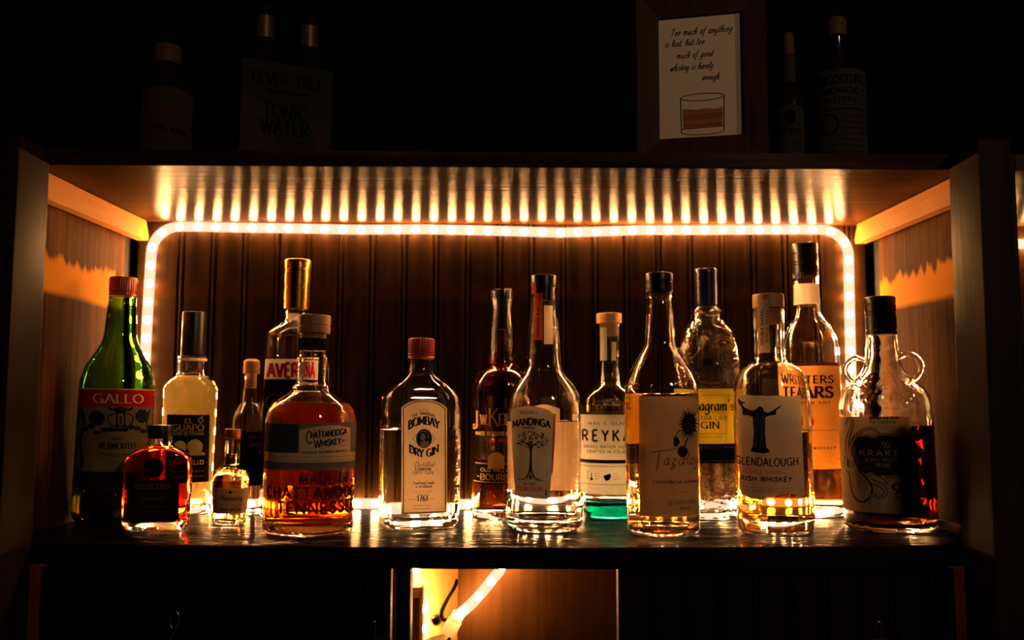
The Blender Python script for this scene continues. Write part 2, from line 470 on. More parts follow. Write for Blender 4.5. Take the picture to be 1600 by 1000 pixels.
class Sheet:
    """Flat artwork in drawing units (x to the right, y downwards) that is laid onto a surface."""
    def __init__(self):
        self.bm = bmesh.new()
    def poly(self, pts):
        vs = [self.bm.verts.new((x, y, 0)) for x, y in pts]
        try:
            f = self.bm.faces.new(vs)
            f.normal_update()
        except ValueError:
            pass
        return self
    def rect(self, x0, y0, x1, y1):
        return self.poly([(x0, y0), (x1, y0), (x1, y1), (x0, y1)])
    def ell(self, cx, cy, rx, ry, n=28):
        return self.poly([(cx + rx * math.cos(2 * math.pi * i / n), cy + ry * math.sin(2 * math.pi * i / n)) for i in range(n)])
    def line(self, pts, w=1.0, closed=False, nib=None, thin=None, taper=None):
        """A stroke of width w; with nib (degrees) its width changes with direction, down to thin."""
        q = [pts[0]]
        for p in pts[1:]:
            a = q[-1]; d = math.hypot(p[0] - a[0], p[1] - a[1])
            if d < 1e-5: continue
            k = max(1, int(d / 4))
            for i in range(1, k + 1):
                q.append((a[0] + (p[0] - a[0]) * i / k, a[1] + (p[1] - a[1]) * i / k))
        if closed: q.append(q[0])
        n = len(q)
        if n < 2: return self
        L, Rr = [], []
        for i in range(n):
            a = q[max(0, i - 1)]; b = q[min(n - 1, i + 1)]
            if closed and i in (0, n - 1): a, b = q[-2], q[1]
            dx, dy = b[0] - a[0], b[1] - a[1]
            l = math.hypot(dx, dy) or 1
            dx /= l; dy /= l
            h = w / 2
            if nib is not None:
                ang = math.atan2(-dy, dx)
                t = abs(math.sin(ang - R(nib)))
                h = ((thin or w * .3) + (w - (thin or w * .3)) * t) / 2
            if taper:
                t = i / (n - 1)
                h *= taper[0] + (taper[1] - taper[0]) * t
            L.append((q[i][0] - dy * h, q[i][1] + dx * h)); Rr.append((q[i][0] + dy * h, q[i][1] - dx * h))
        vl = [self.bm.verts.new((x, y, 0)) for x, y in L]
        vr = [self.bm.verts.new((x, y, 0)) for x, y in Rr]
        for i in range(n - 1):
            self.bm.faces.new((vl[i], vl[i + 1], vr[i + 1], vr[i]))
        return self
    def ring(self, cx, cy, rx, ry, w=1.0, n=32):
        return self.line([(cx + rx * math.cos(2 * math.pi * i / n), cy + ry * math.sin(2 * math.pi * i / n)) for i in range(n)], w, True)
    def text(self, s, cx, base, h, width=None, w=None, thin=None, nib=0, serif=0.0, slant=0.0, gap=.12, rise=0.0, bend=0.0, align=0, vertical=False, stretch=None):
        """Letters of height h centred on cx, baseline `base`. bend > 0 arches upward (sagitta per half width squared)."""
        x = 0
        glyphs = []
        for ch in s:
            wd, st = G.get(ch, G[' '])
            glyphs.append((x, st)); x += wd + gap
        tot = x - gap
        sx = (width / tot) if width else h * (stretch or 1.0)
        w = w or h * .13
        x0 = cx - tot * sx / 2 if align == 0 else (cx if align < 0 else cx - tot * sx)
        half = tot * sx / 2
        def T(u, v):
            px = u * sx + slant * v * h
            py = v * h
            t = (px - half)
            py += rise * t + bend * (1 - (t / half) ** 2) * h
            if vertical:
                return (cx - py + h / 2, base - (px - half))
            return (x0 + px, base - py)
        for gx, st in glyphs:
            for pl in st:
                q = [(gx + p[0], p[1]) for p in pl]
                if len(q) == 2 and not serif and (thin is None):
                    dx, dy = q[1][0] - q[0][0], q[1][1] - q[0][1]
                    pass
                self.line([T(*p) for p in q], w, nib=None if thin is None else nib, thin=thin)
                if serif:
                    for a, b in ((q[0], q[1]), (q[-1], q[-2])):
                        if (a[1] < .02 or a[1] > .98) and abs(b[1] - a[1]) > abs(b[0] - a[0]) * 1.1 and len(q) < 4:
                            e = serif * h / sx
                            self.line([T(a[0] - e, a[1]), T(a[0] + e, a[1])], thin or w * .6)
        return self
    def script_line(self, x0, x1, y, h, w=.5, seed=1):
        """A line of writing too small to read in the photograph: a fine wavy stroke broken into words."""
        rnd = random.Random(seed)
        x = x0
        while x < x1 - h:
            L = min(x1 - x, h * rnd.uniform(2.0, 5.0))
            n = max(3, int(L / (h * .45)))
            self.line([(x + L * i / n, y - (h * rnd.uniform(.25, .6) if i % 2 else 0)) for i in range(n + 1)], w)
            x += L + h * .7
        return self
    def empty(self):
        return len(self.bm.faces) == 0
    def lay(self, name, m, parent, place, off, thick=0.0, step=3.5):
        """place(x, y, off) -> point. With thick, a sheet with a back and edges."""
        bm = self.bm
        bmesh.ops.triangulate(bm, faces=[f for f in bm.faces if len(f.verts) > 4])
        xs = [v.co.x for v in bm.verts]
        if not xs: bm.free(); return None
        lo, hi = min(xs), max(xs)
        big = any(max(v.co.x for v in f.verts) - min(v.co.x for v in f.verts) > step * 1.3 for f in bm.faces)
        if big:
            c = lo + step
            while c < hi:
                bmesh.ops.bisect_plane(bm, geom=bm.verts[:] + bm.edges[:] + bm.faces[:], plane_co=(c, 0, 0), plane_no=(1, 0, 0), dist=1e-4)
                c += step
        ys = [v.co.y for v in bm.verts]
        ystep = step * 1.7
        if any(max(v.co.y for v in f.verts) - min(v.co.y for v in f.verts) > ystep * 1.5 for f in bm.faces):
            c, top_ = min(ys) + ystep, max(ys)
            while c < top_:
                bmesh.ops.bisect_plane(bm, geom=bm.verts[:] + bm.edges[:] + bm.faces[:], plane_co=(0, c, 0), plane_no=(0, 1, 0), dist=1e-4)
                c += ystep
        bm.verts.index_update()
        mb = MB()
        flat = [(v.co.x, v.co.y) for v in bm.verts]
        fs = [[v.index for v in f.verts] for f in bm.faces]
        mb.add([place(x, y, off) for x, y in flat], fs)
        if thick:
            n = len(flat)
            mb.add([place(x, y, off - thick) for x, y in flat], [f[::-1] for f in fs])
            for e in bm.edges:
                if len(e.link_faces) == 1:
                    a, b = e.verts[0].index, e.verts[1].index
                    mb.f.append((a, b, b + n, a + n))
        bm.free()
        return mb.build(name, m, parent, smooth=40 if thick else None, recalc=bool(thick))

BOT = {
 'vermouth': {'loc': (-0.4981, 0.1624, 0.00047), 'tilt': 0.0179, 'phi': 0.4049, 'prof': [(40.3, 3.3), (43.6, 7.3), (45.2, 14.4), (45.3, 40.8), (45.1, 92.1), (44.9, 165.0), (44.1, 176.4), (41.7, 186.2), (38.5, 196.0), (32.8, 205.8), (27.0, 215.7), (22.1, 225.5), (19.7, 235.4), (18.5, 255.2), (17.3, 271.7), (16.5, 281.6), (16.9, 284.1)], 'cap': [(17.1, 285.7), (17.1, 310.2)], 'k': 0.7833, 'kz': 0.7761, 'u0': 171.0, 'v0': 822.1, 'sl': 0.0581},
 'amaretto': {'loc': (-0.4231, 0.1177, -0.00078), 'tilt': 0.0152, 'phi': 0.3619, 'prof': [(35.7, 2.2), (38.0, 7.6), (38.8, 19.1), (38.9, 57.5), (38.6, 72.9), (37.5, 82.1), (34.3, 88.3), (28.1, 93.0), (20.3, 97.6), (14.1, 102.3), (13.7, 107.7)], 'cap': [(14.5, 106.9), (14.5, 124.0)], 'k': 0.766, 'kz': 0.7588, 'u0': 243.0, 'v0': 828.6, 'sl': 0.0512},
 'limoncello': {'loc': (-0.4393, 0.265, -0.00053), 'tilt': 0.0158, 'phi': 0.3343, 'prof': [(31.6, 2.2), (33.4, 9.0), (34.8, 87.5), (35.7, 165.1), (35.6, 170.5), (31.1, 177.6), (22.3, 186.4), (19.8, 190.0), (19.2, 206.0), (19.2, 214.0)], 'cap': [(16.2, 214.9), (16.5, 275.9)], 'k': 0.8614, 'kz': 0.8538, 'u0': 289.0, 'v0': 805.1, 'sl': 0.0491},
 'cognac': {'loc': (-0.3491, 0.167, -0.00181), 'tilt': 0.0126, 'phi': 0.2907, 'prof': [(19.5, 2.2), (20.3, 6.1), (22.8, 38.1), (23.2, 54.2), (22.8, 56.6), (20.4, 63.9), (16.3, 68.7), (11.4, 71.9), (10.2, 75.2), (9.0, 94.6), (9.0, 104.3)], 'cap': [(10.0, 105.9), (10.1, 118.9)], 'k': 0.8008, 'kz': 0.7933, 'u0': 358.0, 'v0': 821.1, 'sl': 0.0418},
 'cork': {'loc': (-0.3546, 0.2602, -0.00174), 'tilt': 0.0128, 'phi': 0.2743, 'prof': [(21.9, 10.2), (22.8, 18.0), (23.0, 124.3), (21.7, 133.1), (19.0, 141.9), (15.9, 148.1), (12.4, 152.5), (11.1, 159.5), (10.2, 177.2), (9.8, 189.6)], 'cap': [(10.9, 191.4), (10.9, 210.9)], 'k': 0.8664, 'kz': 0.8587, 'u0': 384.0, 'v0': 805.7, 'sl': 0.0405},
 'amaro': {'loc': (-0.2914, 0.2447, -0.00247), 'tilt': 0.0105, 'phi': 0.23, 'prof': [(38.1, 2.2), (39.8, 9.5), (39.5, 213.0), (39.1, 239.4), (37.9, 248.2), (33.5, 253.5), (26.4, 258.8), (19.4, 264.1), (15.9, 270.3), (15.4, 278.3)], 'cap': [(17.5, 280.1), (18.4, 349.2)], 'k': 0.8442, 'kz': 0.8364, 'u0': 452.0, 'v0': 811.8, 'sl': 0.0343},
 'bourbon': {'loc': (-0.2359, 0.1045, -0.003), 'tilt': 0.0085, 'phi': 0.2104, 'prof': [(50.6, 2.2), (52.9, 4.2), (53.4, 23.4), (54.2, 114.9), (53.5, 134.2), (50.4, 145.8), (44.2, 153.5), (35.7, 160.4), (28.0, 165.9), (24.1, 169.7), (23.3, 173.6), (19.8, 176.7), (19.5, 192.2), (19.1, 201.6), (20.7, 206.3), (18.7, 210.1), (18.3, 223.4), (18.7, 236.7)], 'cap': [(19.4, 238.3), (19.8, 260.2)], 'k': 0.7356, 'kz': 0.7282, 'u0': 481.0, 'v0': 841.3, 'sl': 0.0305},
 'gin': {'loc': (-0.1089, 0.1617, -0.00379), 'tilt': 0.0039, 'phi': 0.0934, 'prof': [(44.4, 2.2), (46.9, 6.2), (48.2, 146.2), (47.8, 155.9), (46.2, 162.4), (42.1, 169.0), (36.0, 175.5), (26.2, 183.6), (18.8, 191.8), (16.4, 199.2), (16.0, 209.8)], 'cap': [(17.0, 211.5), (17.0, 237.0)], 'k': 0.7935, 'kz': 0.7857, 'u0': 654.0, 'v0': 826.6, 'sl': 0.0159},
 'dark_bourbon': {'loc': (-0.0052, 0.2622, -0.004), 'tilt': 0.0002, 'phi': 0.0041, 'prof': [(37.8, 4.4), (39.6, 11.4), (40.1, 27.0), (38.8, 48.8), (36.7, 76.7), (37.1, 88.1), (40.8, 145.3), (41.8, 171.9), (40.9, 180.7), (37.4, 189.6), (32.1, 196.7), (25.0, 202.1), (19.6, 207.4), (18.7, 211.0), (17.8, 218.1), (18.8, 234.2), (17.9, 252.1), (15.2, 274.5), (14.8, 284.4), (16.1, 293.4), (16.1, 297.0)], 'cap': [(15.2, 297.9), (15.7, 312.4)], 'k': 0.8556, 'kz': 0.8476, 'u0': 783.0, 'v0': 812.2, 'sl': 0.0046},
 'rum': {'loc': (0.049, 0.1504, -0.00396), 'tilt': -0.0018, 'phi': -0.0425, 'prof': [(44.8, 2.2), (47.3, 5.1), (48.1, 13.0), (48.1, 23.3), (46.6, 35.2), (46.2, 44.7), (46.9, 139.0), (46.6, 153.5), (44.6, 164.8), (40.6, 174.5), (34.1, 183.4), (26.8, 192.3), (23.2, 198.8), (22.0, 207.7), (21.2, 224.0), (19.3, 248.5), (17.2, 268.9), (15.9, 285.4), (16.4, 288.6), (16.4, 301.8)], 'cap': [(16.1, 302.6), (16.1, 317.5)], 'k': 0.7727, 'kz': 0.765, 'u0': 850.0, 'v0': 833.1, 'sl': -0.0013},
 'vodka': {'loc': (0.147, 0.2697, -0.00361), 'tilt': -0.0053, 'phi': -0.1152, 'prof': [(39.0, 3.5), (41.2, 11.3), (42.0, 145.3), (41.2, 161.4), (37.6, 168.5), (30.4, 175.6), (22.4, 182.8), (17.0, 189.9), (15.2, 198.9), (15.3, 216.8), (16.7, 264.6)], 'cap': [(17.6, 266.4), (17.6, 280.0)], 'k': 0.8616, 'kz': 0.8536, 'u0': 955.0, 'v0': 811.0, 'sl': -0.0109},
 'sunflower': {'loc': (0.1908, 0.1046, -0.00334), 'tilt': -0.0069, 'phi': -0.1711, 'prof': [(40.0, 2.2), (43.1, 4.2), (43.5, 13.4), (44.8, 163.0), (43.7, 175.5), (41.3, 184.8), (37.5, 194.1), (32.8, 201.9), (26.6, 212.9), (20.3, 223.1), (18.4, 233.2), (17.2, 249.0), (15.7, 272.6), (14.9, 283.6), (16.1, 285.2), (16.1, 290.0)], 'cap': [(16.5, 290.8), (16.5, 314.5)], 'k': 0.7439, 'kz': 0.7363, 'u0': 1037.0, 'v0': 841.2, 'sl': -0.0173},
 'extra_gin': {'loc': (0.2811, 0.2476, -0.00258), 'tilt': -0.0101, 'phi': -0.2216, 'prof': [(35.7, 3.8), (37.4, 10.7), (40.3, 92.8), (43.1, 145.1), (44.5, 180.1), (45.0, 206.6), (43.3, 224.2), (39.8, 241.9), (34.1, 255.2), (27.5, 264.1), (20.4, 271.2), (19.5, 275.7), (21.3, 279.2), (19.5, 282.8), (16.0, 286.4)], 'cap': [(15.5, 285.5), (15.9, 339.2)], 'k': 0.8453, 'kz': 0.8374, 'u0': 1112.0, 'v0': 814.0, 'sl': -0.0249},
 'irish': {'loc': (0.3298, 0.1185, -0.00204), 'tilt': -0.0119, 'phi': -0.2867, 'prof': [(43.6, 2.2), (45.5, 5.2), (46.0, 99.6), (46.2, 162.2), (45.0, 174.0), (41.9, 185.9), (37.2, 193.8), (30.1, 200.1), (22.2, 204.8), (19.4, 208.0), (18.2, 217.5), (18.3, 241.3), (18.7, 261.3), (19.1, 270.1)], 'cap': [(19.1, 271.7), (19.1, 289.3)], 'k': 0.7543, 'kz': 0.7467, 'u0': 1212.0, 'v0': 837.0, 'sl': -0.0324},
 'copper': {'loc': (0.4278, 0.2633, -0.00071), 'tilt': -0.0154, 'phi': -0.3265, 'prof': [(38.8, 2.2), (40.6, 7.3), (40.8, 90.5), (40.3, 214.7), (39.4, 232.7), (35.9, 246.1), (30.5, 257.8), (23.4, 268.6), (18.9, 275.8), (18.0, 282.2), (17.5, 295.7), (17.1, 322.9), (17.6, 329.3)], 'cap': [(17.4, 330.2), (17.5, 376.7)], 'k': 0.8608, 'kz': 0.853, 'u0': 1274.0, 'v0': 808.8, 'sl': -0.0396},
 'spiced': {'loc': (0.474, 0.1268, 4e-05), 'tilt': -0.0171, 'phi': -0.3982, 'prof': [(50.3, 2.2), (53.5, 4.2), (54.3, 19.4), (54.7, 97.5), (54.4, 136.9), (53.7, 152.7), (50.2, 164.6), (44.6, 172.5), (36.7, 179.7), (30.3, 186.1), (25.5, 192.4), (22.4, 200.4), (20.0, 212.4), (19.2, 224.4), (18.4, 236.4)], 'cap': [(18.4, 238.0), (18.5, 285.5)], 'k': 0.7566, 'kz': 0.7492, 'u0': 1392.0, 'v0': 834.2, 'sl': -0.0481},
}

# ------------------------------------------------------------------ material library
plain('room_plaster', (0.0025, 0.0022, 0.002), 0.95, spec=0.1)
plain('bar_floor', (0.020, 0.013, 0.009), 0.6)
wood('stained_panel', (0.020, 0.0080, 0.0026), (0.054, 0.0225, 0.0075), (0.105, 0.047, 0.016), 'z', 1.0, 0.55, 0.2, spec=0.006, stain=(0.281, 0.325, (0.42, 0.170, 0.008)))
wood('beadboard', (0.0034, 0.0016, 0.0006), (0.0098, 0.0045, 0.0014), (0.024, 0.0105, 0.0032), 'z', 0.9, 0.55, 0.25, spec=0.02, stain=(0.304, 0.322, (0.018, 0.0068, 0.001)))
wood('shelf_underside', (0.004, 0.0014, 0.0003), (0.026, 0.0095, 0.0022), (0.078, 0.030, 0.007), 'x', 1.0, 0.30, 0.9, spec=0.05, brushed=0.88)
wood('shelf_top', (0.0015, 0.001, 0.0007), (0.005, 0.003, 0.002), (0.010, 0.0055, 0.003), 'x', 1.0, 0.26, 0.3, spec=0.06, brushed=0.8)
wood('post_wood', (0.006, 0.0033, 0.0018), (0.014, 0.008, 0.0043), (0.024, 0.0135, 0.0075), 'z', 1.3, 0.5, 0.3, spec=0.04)
wood('pine', (0.24, 0.095, 0.008), (0.32, 0.130, 0.013), (0.40, 0.17, 0.024), 'y', 0.7, 0.6, 0.15, spec=0.06)
wood('pine_upright', (0.19, 0.10, 0.022), (0.25, 0.14, 0.034), (0.31, 0.18, 0.05), 'z', 0.6, 0.4, 0.12, spec=0.3)
wood('partition', (0.020, 0.008, 0.002), (0.048, 0.0195, 0.0045), (0.08, 0.035, 0.008), 'z', 0.7, 0.5, 0.2, spec=0.06)
wood('door_wood', (0.0025, 0.0018, 0.0013), (0.0045, 0.0031, 0.0022), (0.007, 0.0048, 0.0033), 'z', 1.0, 0.5, 0.2, spec=0.15)
wood('frame_wood', (0.020, 0.0075, 0.005), (0.045, 0.018, 0.011), (0.07, 0.03, 0.017), 'z', 1.0, 0.55, 0.25, spec=0.2)
wood('cork', (0.45, 0.22, 0.09), (0.62, 0.33, 0.15), (0.75, 0.45, 0.22), 'z', 0.5, 0.7, 0.2)
wood('stopper_wood', (0.22, 0.095, 0.035), (0.34, 0.16, 0.06), (0.45, 0.23, 0.095), 'z', 0.7, 0.5, 0.2)
plain('recess_shade', (0.004, 0.0035, 0.003), 0.8)  # black colour stands in for the shade inside the corner gaps
plain('black_cap', (0.006, 0.006, 0.007), 0.33, spec=0.35)
plain('black_rubber', (0.003, 0.003, 0.003), 0.6, spec=0.15)
plain('navy_cap', (0.006, 0.012, 0.045), 0.25)
plain('red_cap', (0.42, 0.022, 0.012), 0.30)
plain('gold_foil', (0.52, 0.27, 0.05), 0.24, 1.0, bump=0.15, bscale=500)
plain('copper_cap', (0.42, 0.17, 0.06), 0.35, 0.7)
plain('brass', (0.62, 0.42, 0.20), 0.3, 1.0)
plain('steel', (0.55, 0.50, 0.44), 0.3, 1.0)
paper('white_plastic', (0.92, 0.84, 0.74), 0.6)
plain('tan_cap', (0.10, 0.055, 0.028), 0.6, spec=0.2)
plain('dull_foil', (0.16, 0.11, 0.045), 0.4, 0.6)  # darker, less metallic foil colour for the tonic bottle necks
paper('label_murky', (0.22, 0.18, 0.10), 0.25)
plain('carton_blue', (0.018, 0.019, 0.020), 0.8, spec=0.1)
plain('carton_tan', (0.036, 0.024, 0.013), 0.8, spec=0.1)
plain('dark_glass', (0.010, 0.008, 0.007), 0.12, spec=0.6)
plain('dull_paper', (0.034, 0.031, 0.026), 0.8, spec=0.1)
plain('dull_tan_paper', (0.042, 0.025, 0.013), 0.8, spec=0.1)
plain('print_paper', (0.82, 0.66, 0.50), 0.8)
plain('print_edge', (0.42, 0.42, 0.34), 0.8)
plain('whiskey_wash', (0.40, 0.14, 0.045), 0.8)
plain('whiskey_wash_dark', (0.30, 0.085, 0.03), 0.8)
for nm, c in (('ink_black', (0.010, 0.010, 0.012)), ('ink_navy', (0.008, 0.016, 0.05)), ('ink_red', (0.62, 0.02, 0.012)), ('ink_brown', (0.16, 0.055, 0.02)),
              ('ink_gold', (0.62, 0.40, 0.14)), ('ink_cream', (0.74, 0.62, 0.42)), ('ink_grey', (0.16, 0.145, 0.125)), ('ink_orange', (0.75, 0.20, 0.04)),
              ('ink_lemon', (0.78, 0.60, 0.16)), ('ink_slate', (0.035, 0.045, 0.055)), ('ink_maroon', (0.05, 0.008, 0.004)), ('ink_faint', (0.33, 0.25, 0.17))):
    plain(nm, c, 0.7, spec=0.12)
paper('label_rear', (0.62, 0.46, 0.30), 0.5)
paper('label_panel', (0.80, 0.58, 0.36), 0.06)
plain('ink_matt', (0.003, 0.003, 0.003), 0.9, spec=0.0)
plain('ink_dull_red', (0.075, 0.012, 0.008), 0.9, spec=0.0)
paper('label_cream', (0.92, 0.83, 0.68), 0.78)
paper('label_tan', (0.90, 0.74, 0.54), 0.78)
paper('label_white', (0.94, 0.90, 0.82), 0.78)
paper('label_grey', (0.70, 0.63, 0.54), 0.42)
paper('label_yellow', (0.99, 0.76, 0.05), 0.93)
paper('label_orange_cream', (0.94, 0.74, 0.46), 0.78)
paper('label_buff', (0.66, 0.50, 0.32), 0.4)
paper('label_dun', (0.50, 0.36, 0.22), 0.30)
paper('label_steel', (0.20, 0.19, 0.17), 0.15)
paper('label_black', (0.012, 0.012, 0.014), 0.03)
paper('label_navy', (0.012, 0.02, 0.05), 0.04)
paper('label_red', (0.50, 0.02, 0.012), 0.25)
paper('label_dark', (0.018, 0.012, 0.009), 0.08)
paper('strip_orange', (0.75, 0.13, 0.03), 0.3)
glass('clear_glass', 1.5)
glass('clear_glass_aged', 1.5, bump=0.06, bscale=45, dist=0.002)
glass('hammered_glass', 1.5, bump=0.32, bscale=150, stretch=(0.55, 0.55, 1.2), dist=0.0018, kind='voronoi')
glass('green_glass', 1.5, (0.17, 0.42, 0.05), 0.0035)
glass('teal_glass', 1.5, (0.88, 0.97, 0.965), 0.006)
m_, nt_, out_ = mat('teal_tint')
nt_.links.new(nt_.nodes.new('ShaderNodeBsdfTransparent').outputs[0], out_.inputs['Surface'])
absorb(nt_, out_, (0.00001, 0.0035, 0.0034), 0.08)
glass('teal_base_glass', 1.5, (0.02, 0.42, 0.34), 0.02)
glass('spiced_glass', 1.5, bump=0.30, bscale=75, dist=0.002)
TH = 0.08
glass('water_spirit', 1.345, (0.985, 0.98, 0.965), TH)
glass('whiskey', 1.35, (0.93, 0.44, 0.075), TH)
glass('light_whiskey', 1.35, (0.92, 0.46, 0.09), TH)
glass('pale_whiskey', 1.35, (0.92, 0.45, 0.07), TH)
glass('bourbon_red', 1.35, (0.86, 0.13, 0.003), TH, cloud=(0.14, (1.0, 0.42, 0.14)))
glass('deep_bourbon', 1.35, (0.78, 0.22, 0.012), TH)
glass('amaretto', 1.36, (0.38, 0.0006, 0.00002), TH)
glass('cognac', 1.35, (0.90, 0.40, 0.05), 0.045)
glass('vermouth', 1.35, (0.06, 0.004, 0.0006), TH)
glass('amaro', 1.36, (0.05, 0.008, 0.001), TH)
glass('spiced_rum', 1.36, (0.008, 0.0003, 0.00002), TH)
glass('limoncello', 1.36, (0.86, 0.66, 0.22), TH, cloud=(0.17, (0.86, 0.80, 0.50)))
glow('led_glow', LED_COLOR, LED_POWER)
glow('jacket_glow', (1.0, 0.70, 0.45), JACKET_POWER, 0.45)

# ------------------------------------------------------------------ the room
def cbox(name, m, p, x0, x1, y0, y1, z0, z1, bev=0.0012, smooth=40):
    return MB().box(x0, x1, y0, y1, z0, z1, bev).build(name, m, p, smooth=smooth if bev else None)

struct(cbox('floor', 'bar_floor', None, -3.0, 3.0, -3.2, 0.56, -0.05, 0.0, 0))
struct(cbox('wall_back', 'room_plaster', None, -3.0, 3.0, 0.50, 0.56, 0.0, 2.9, 0))
struct(cbox('wall_left', 'room_plaster', None, -3.06, -3.0, -3.2, 0.56, 0.0, 2.9, 0))
struct(cbox('wall_right', 'room_plaster', None, 3.0, 3.06, -3.2, 0.56, 0.0, 2.9, 0))
struct(cbox('wall_front', 'room_plaster', None, -3.0, 3.0, -3.26, -3.2, 0.0, 2.9, 0))
struct(cbox('ceiling', 'room_plaster', None, -3.0, 3.0, -3.2, 0.56, 2.9, 2.95, 0))

# ------------------------------------------------------------------ the lit cabinet
SAG = 0.0045                                   # the lit shelf hangs a few millimetres in the middle
def sag(x): return -SAG * (1 - (x / 0.5) ** 2)
XL, XR, YB = -0.545, 0.535, 0.333

cab = thing('bar_cabinet', 'dark wooden bar cabinet with open lit shelf full of bottles and cupboard below', 'cabinet', (0, 0, -Z0))
def part(o):
    o.location.z = Z0
    return o
def sagging_shelf():
    mb = MB()
    def strip(x0, x1, y0, y1, n):
        rs = []
        for i in range(n + 1):
            x = x0 + (x1 - x0) * i / n
            s = sag(x)
            rs.append([(x, y0, s - 0.0225), (x, y0, s - 0.002), (x, y0 + 0.002, s), (x, y1, s), (x, y1, s - 0.0225)])
        mb.rings(rs)
    strip(XL, XR, 0.0, 0.300, 40)
    strip(XL, -0.028, 0.300, YB, 20)           # a notch at the back lets the rope light through
    strip(0.031, XR, 0.300, YB, 20)
    return mb
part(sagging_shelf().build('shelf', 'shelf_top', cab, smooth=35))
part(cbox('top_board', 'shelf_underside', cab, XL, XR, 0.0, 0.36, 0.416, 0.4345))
part(cbox('post', 'post_wood', cab, -0.545, -0.511, -0.065, -0.0005, -Z0, 0.4322, 0.002))
part(cbox('post', 'post_wood', cab, 0.4985, 0.534, -0.065, -0.0005, -Z0, 0.4330, 0.002))
part(cbox('side_panel', 'stained_panel', cab, XL - 0.012, XL, 0.0005, 0.287, -0.55, 0.4155))
part(cbox('side_panel', 'stained_panel', cab, XR, XR + 0.012, 0.0005, 0.283, -0.55, 0.4155))
for x0, x1 in ((XL - 0.030, XL - 0.016), (XR + 0.016, XR + 0.030)):
    part(cbox('recess_shade_board', 'recess_shade', cab, x0, x1, 0.270, 0.345, -0.55, 0.4155))  # board behind the open gap, its shade painted on as black
def beadboard(x0, x1, first, pitch, z0, z1, y_face, thick, depth=0.0034):
    xs = [(x0, 0.0)]
    c = first
    while c < x1 - 0.008:
        if c > x0 + 0.008:
            for dx, d in ((-0.0064, 0), (-0.0046, depth), (-0.0030, depth * .9), (-0.0018, .0006), (0, 0.0), (0.0018, .0006), (0.0030, depth * .9), (0.0046, depth), (0.0064, 0)):
                xs.append((c + dx, d))
        c += pitch
    xs.append((x1, 0.0))
    mb = MB()
    n = len(xs)
    v = []
    for z in (z0, z1):
        v += [(x, y_face + d, z) for x, d in xs] + [(x, y_face + thick, z) for x, d in xs]
    f = []
    for i in range(n - 1):
        f.append((i, i + 1, 2 * n + i + 1, 2 * n + i))
        f.append((n + i, 3 * n + i, 3 * n + i + 1, n + i + 1))
        f.append((i, n + i, n + i + 1, i + 1))
        f.append((2 * n + i, 2 * n + i + 1, 3 * n + i + 1, 3 * n + i))
    f.append((0, 2 * n, 3 * n, n)); f.append((n - 1, 2 * n - 1, 4 * n - 1, 3 * n - 1))
    return mb.add(v, f)
part(beadboard(XL, XR, -0.481, 0.0472, -0.0225, 0.4158, YB, 0.012).build('back_panel', 'beadboard', cab, smooth=25))

def cleat(s, x_in, x_out, y0, y1):
    # a strip of bare pine under the top board, its back end cut at a slant
    prof = [(y0, 0.3845), (y0, 0.4157), (y1 - 0.012, 0.4157), (y1, 0.392), (y1 - 0.004, 0.3870)]
    mb = MB()
    mb.rings([[(x_in, y, z) for y, z in prof], [(x_out, y, z) for y, z in prof]])
    o = part(mb.build('cleat', 'pine', cab, smooth=None))
    b = o.modifiers.new('edge', 'BEVEL'); b.width = 0.0015; b.segments = 2
    return o
cleat(-1, XL + 0.0165, XL, 0.002, 0.330)['label'] = 'bare pine cleat'
cleat(1, XR - 0.0165, XR, 0.002, 0.330)['label'] = 'bare pine cleat'
for x0, x1, m in ((XR - 0.0055, XR, 'post_wood'),):
    part(cbox('base_moulding', m, cab, x0, x1, 0.002, 0.285, 0.0025, 0.0125, 0.003))

# lower cupboard
part(cbox('stile', 'door_wood', cab, -0.1186, -0.1030, 0.012, 0.040, -0.55, -0.0275, 0.0015))
def cupboard_door(x0, x1, first, ring_x, hook_x):
    d = part(beadboard(x0, x1, first, 0.0375, -0.54, -0.0290, 0.016, 0.018, 0.003).build('cupboard_door', 'door_wood', cab, smooth=25))
    d['label'] = 'dark beadboard cupboard door'
    if ring_x is not None:
        r = MB()
        r.tube([(ring_x + 0.0052 * math.sin(t * 2 * math.pi / 22), 0.0095, -0.0835 + 0.0095 * math.cos(t * 2 * math.pi / 22)) for t in range(23)], 0.0011, 8)
        r.tube([(ring_x + 0.001, 0.016, -0.092), (ring_x + 0.001, 0.006, -0.092)], 0.002, 10)
        r.tube([(ring_x, 0.0095, -0.093), (ring_x - 0.004, 0.0095, -0.106), (ring_x + 0.010, 0.0095, -0.106)], 0.0012, 8)
        r.build('ring_pull', 'brass', d, smooth=50)
    if hook_x is not None:
        h = MB()
        h.tube(catmull3([(hook_x - 0.0032, 0.010, -0.094), (hook_x - 0.0025, 0.010, -0.0865), (hook_x + 0.0006, 0.010, -0.0845), (hook_x + 0.0022, 0.010, -0.088), (hook_x + 0.0018, 0.010, -0.100), (hook_x, 0.010, -0.112)], 6), 0.0014, 8)
        h.tube([(hook_x, 0.016, -0.108), (hook_x, 0.006, -0.108)], 0.002, 10)
        h.box(hook_x - 0.006, hook_x + 0.010, 0.0135, 0.0162, -0.118, -0.104)
        h.build('hook_latch', 'brass', d, smooth=50)
    return d
cupboard_door(-0.508, -0.1250, -0.4145, -0.3582, -0.1425)
cupboard_door(0.1250, 0.496, 0.163, None, 0.4085)
part(cbox('back_board', 'partition', cab, -0.0675, 0.53, YB, YB + 0.012, -0.55, -0.0230, 0.001))
part(cbox('back_board', 'beadboard', cab, XL, -0.152, YB, YB + 0.012, -0.55, -0.0230, 0.001))
part(cbox('bottom_board', 'door_wood', cab, XL, XR, 0.0, 0.45, -0.57, -0.55, 0.001))
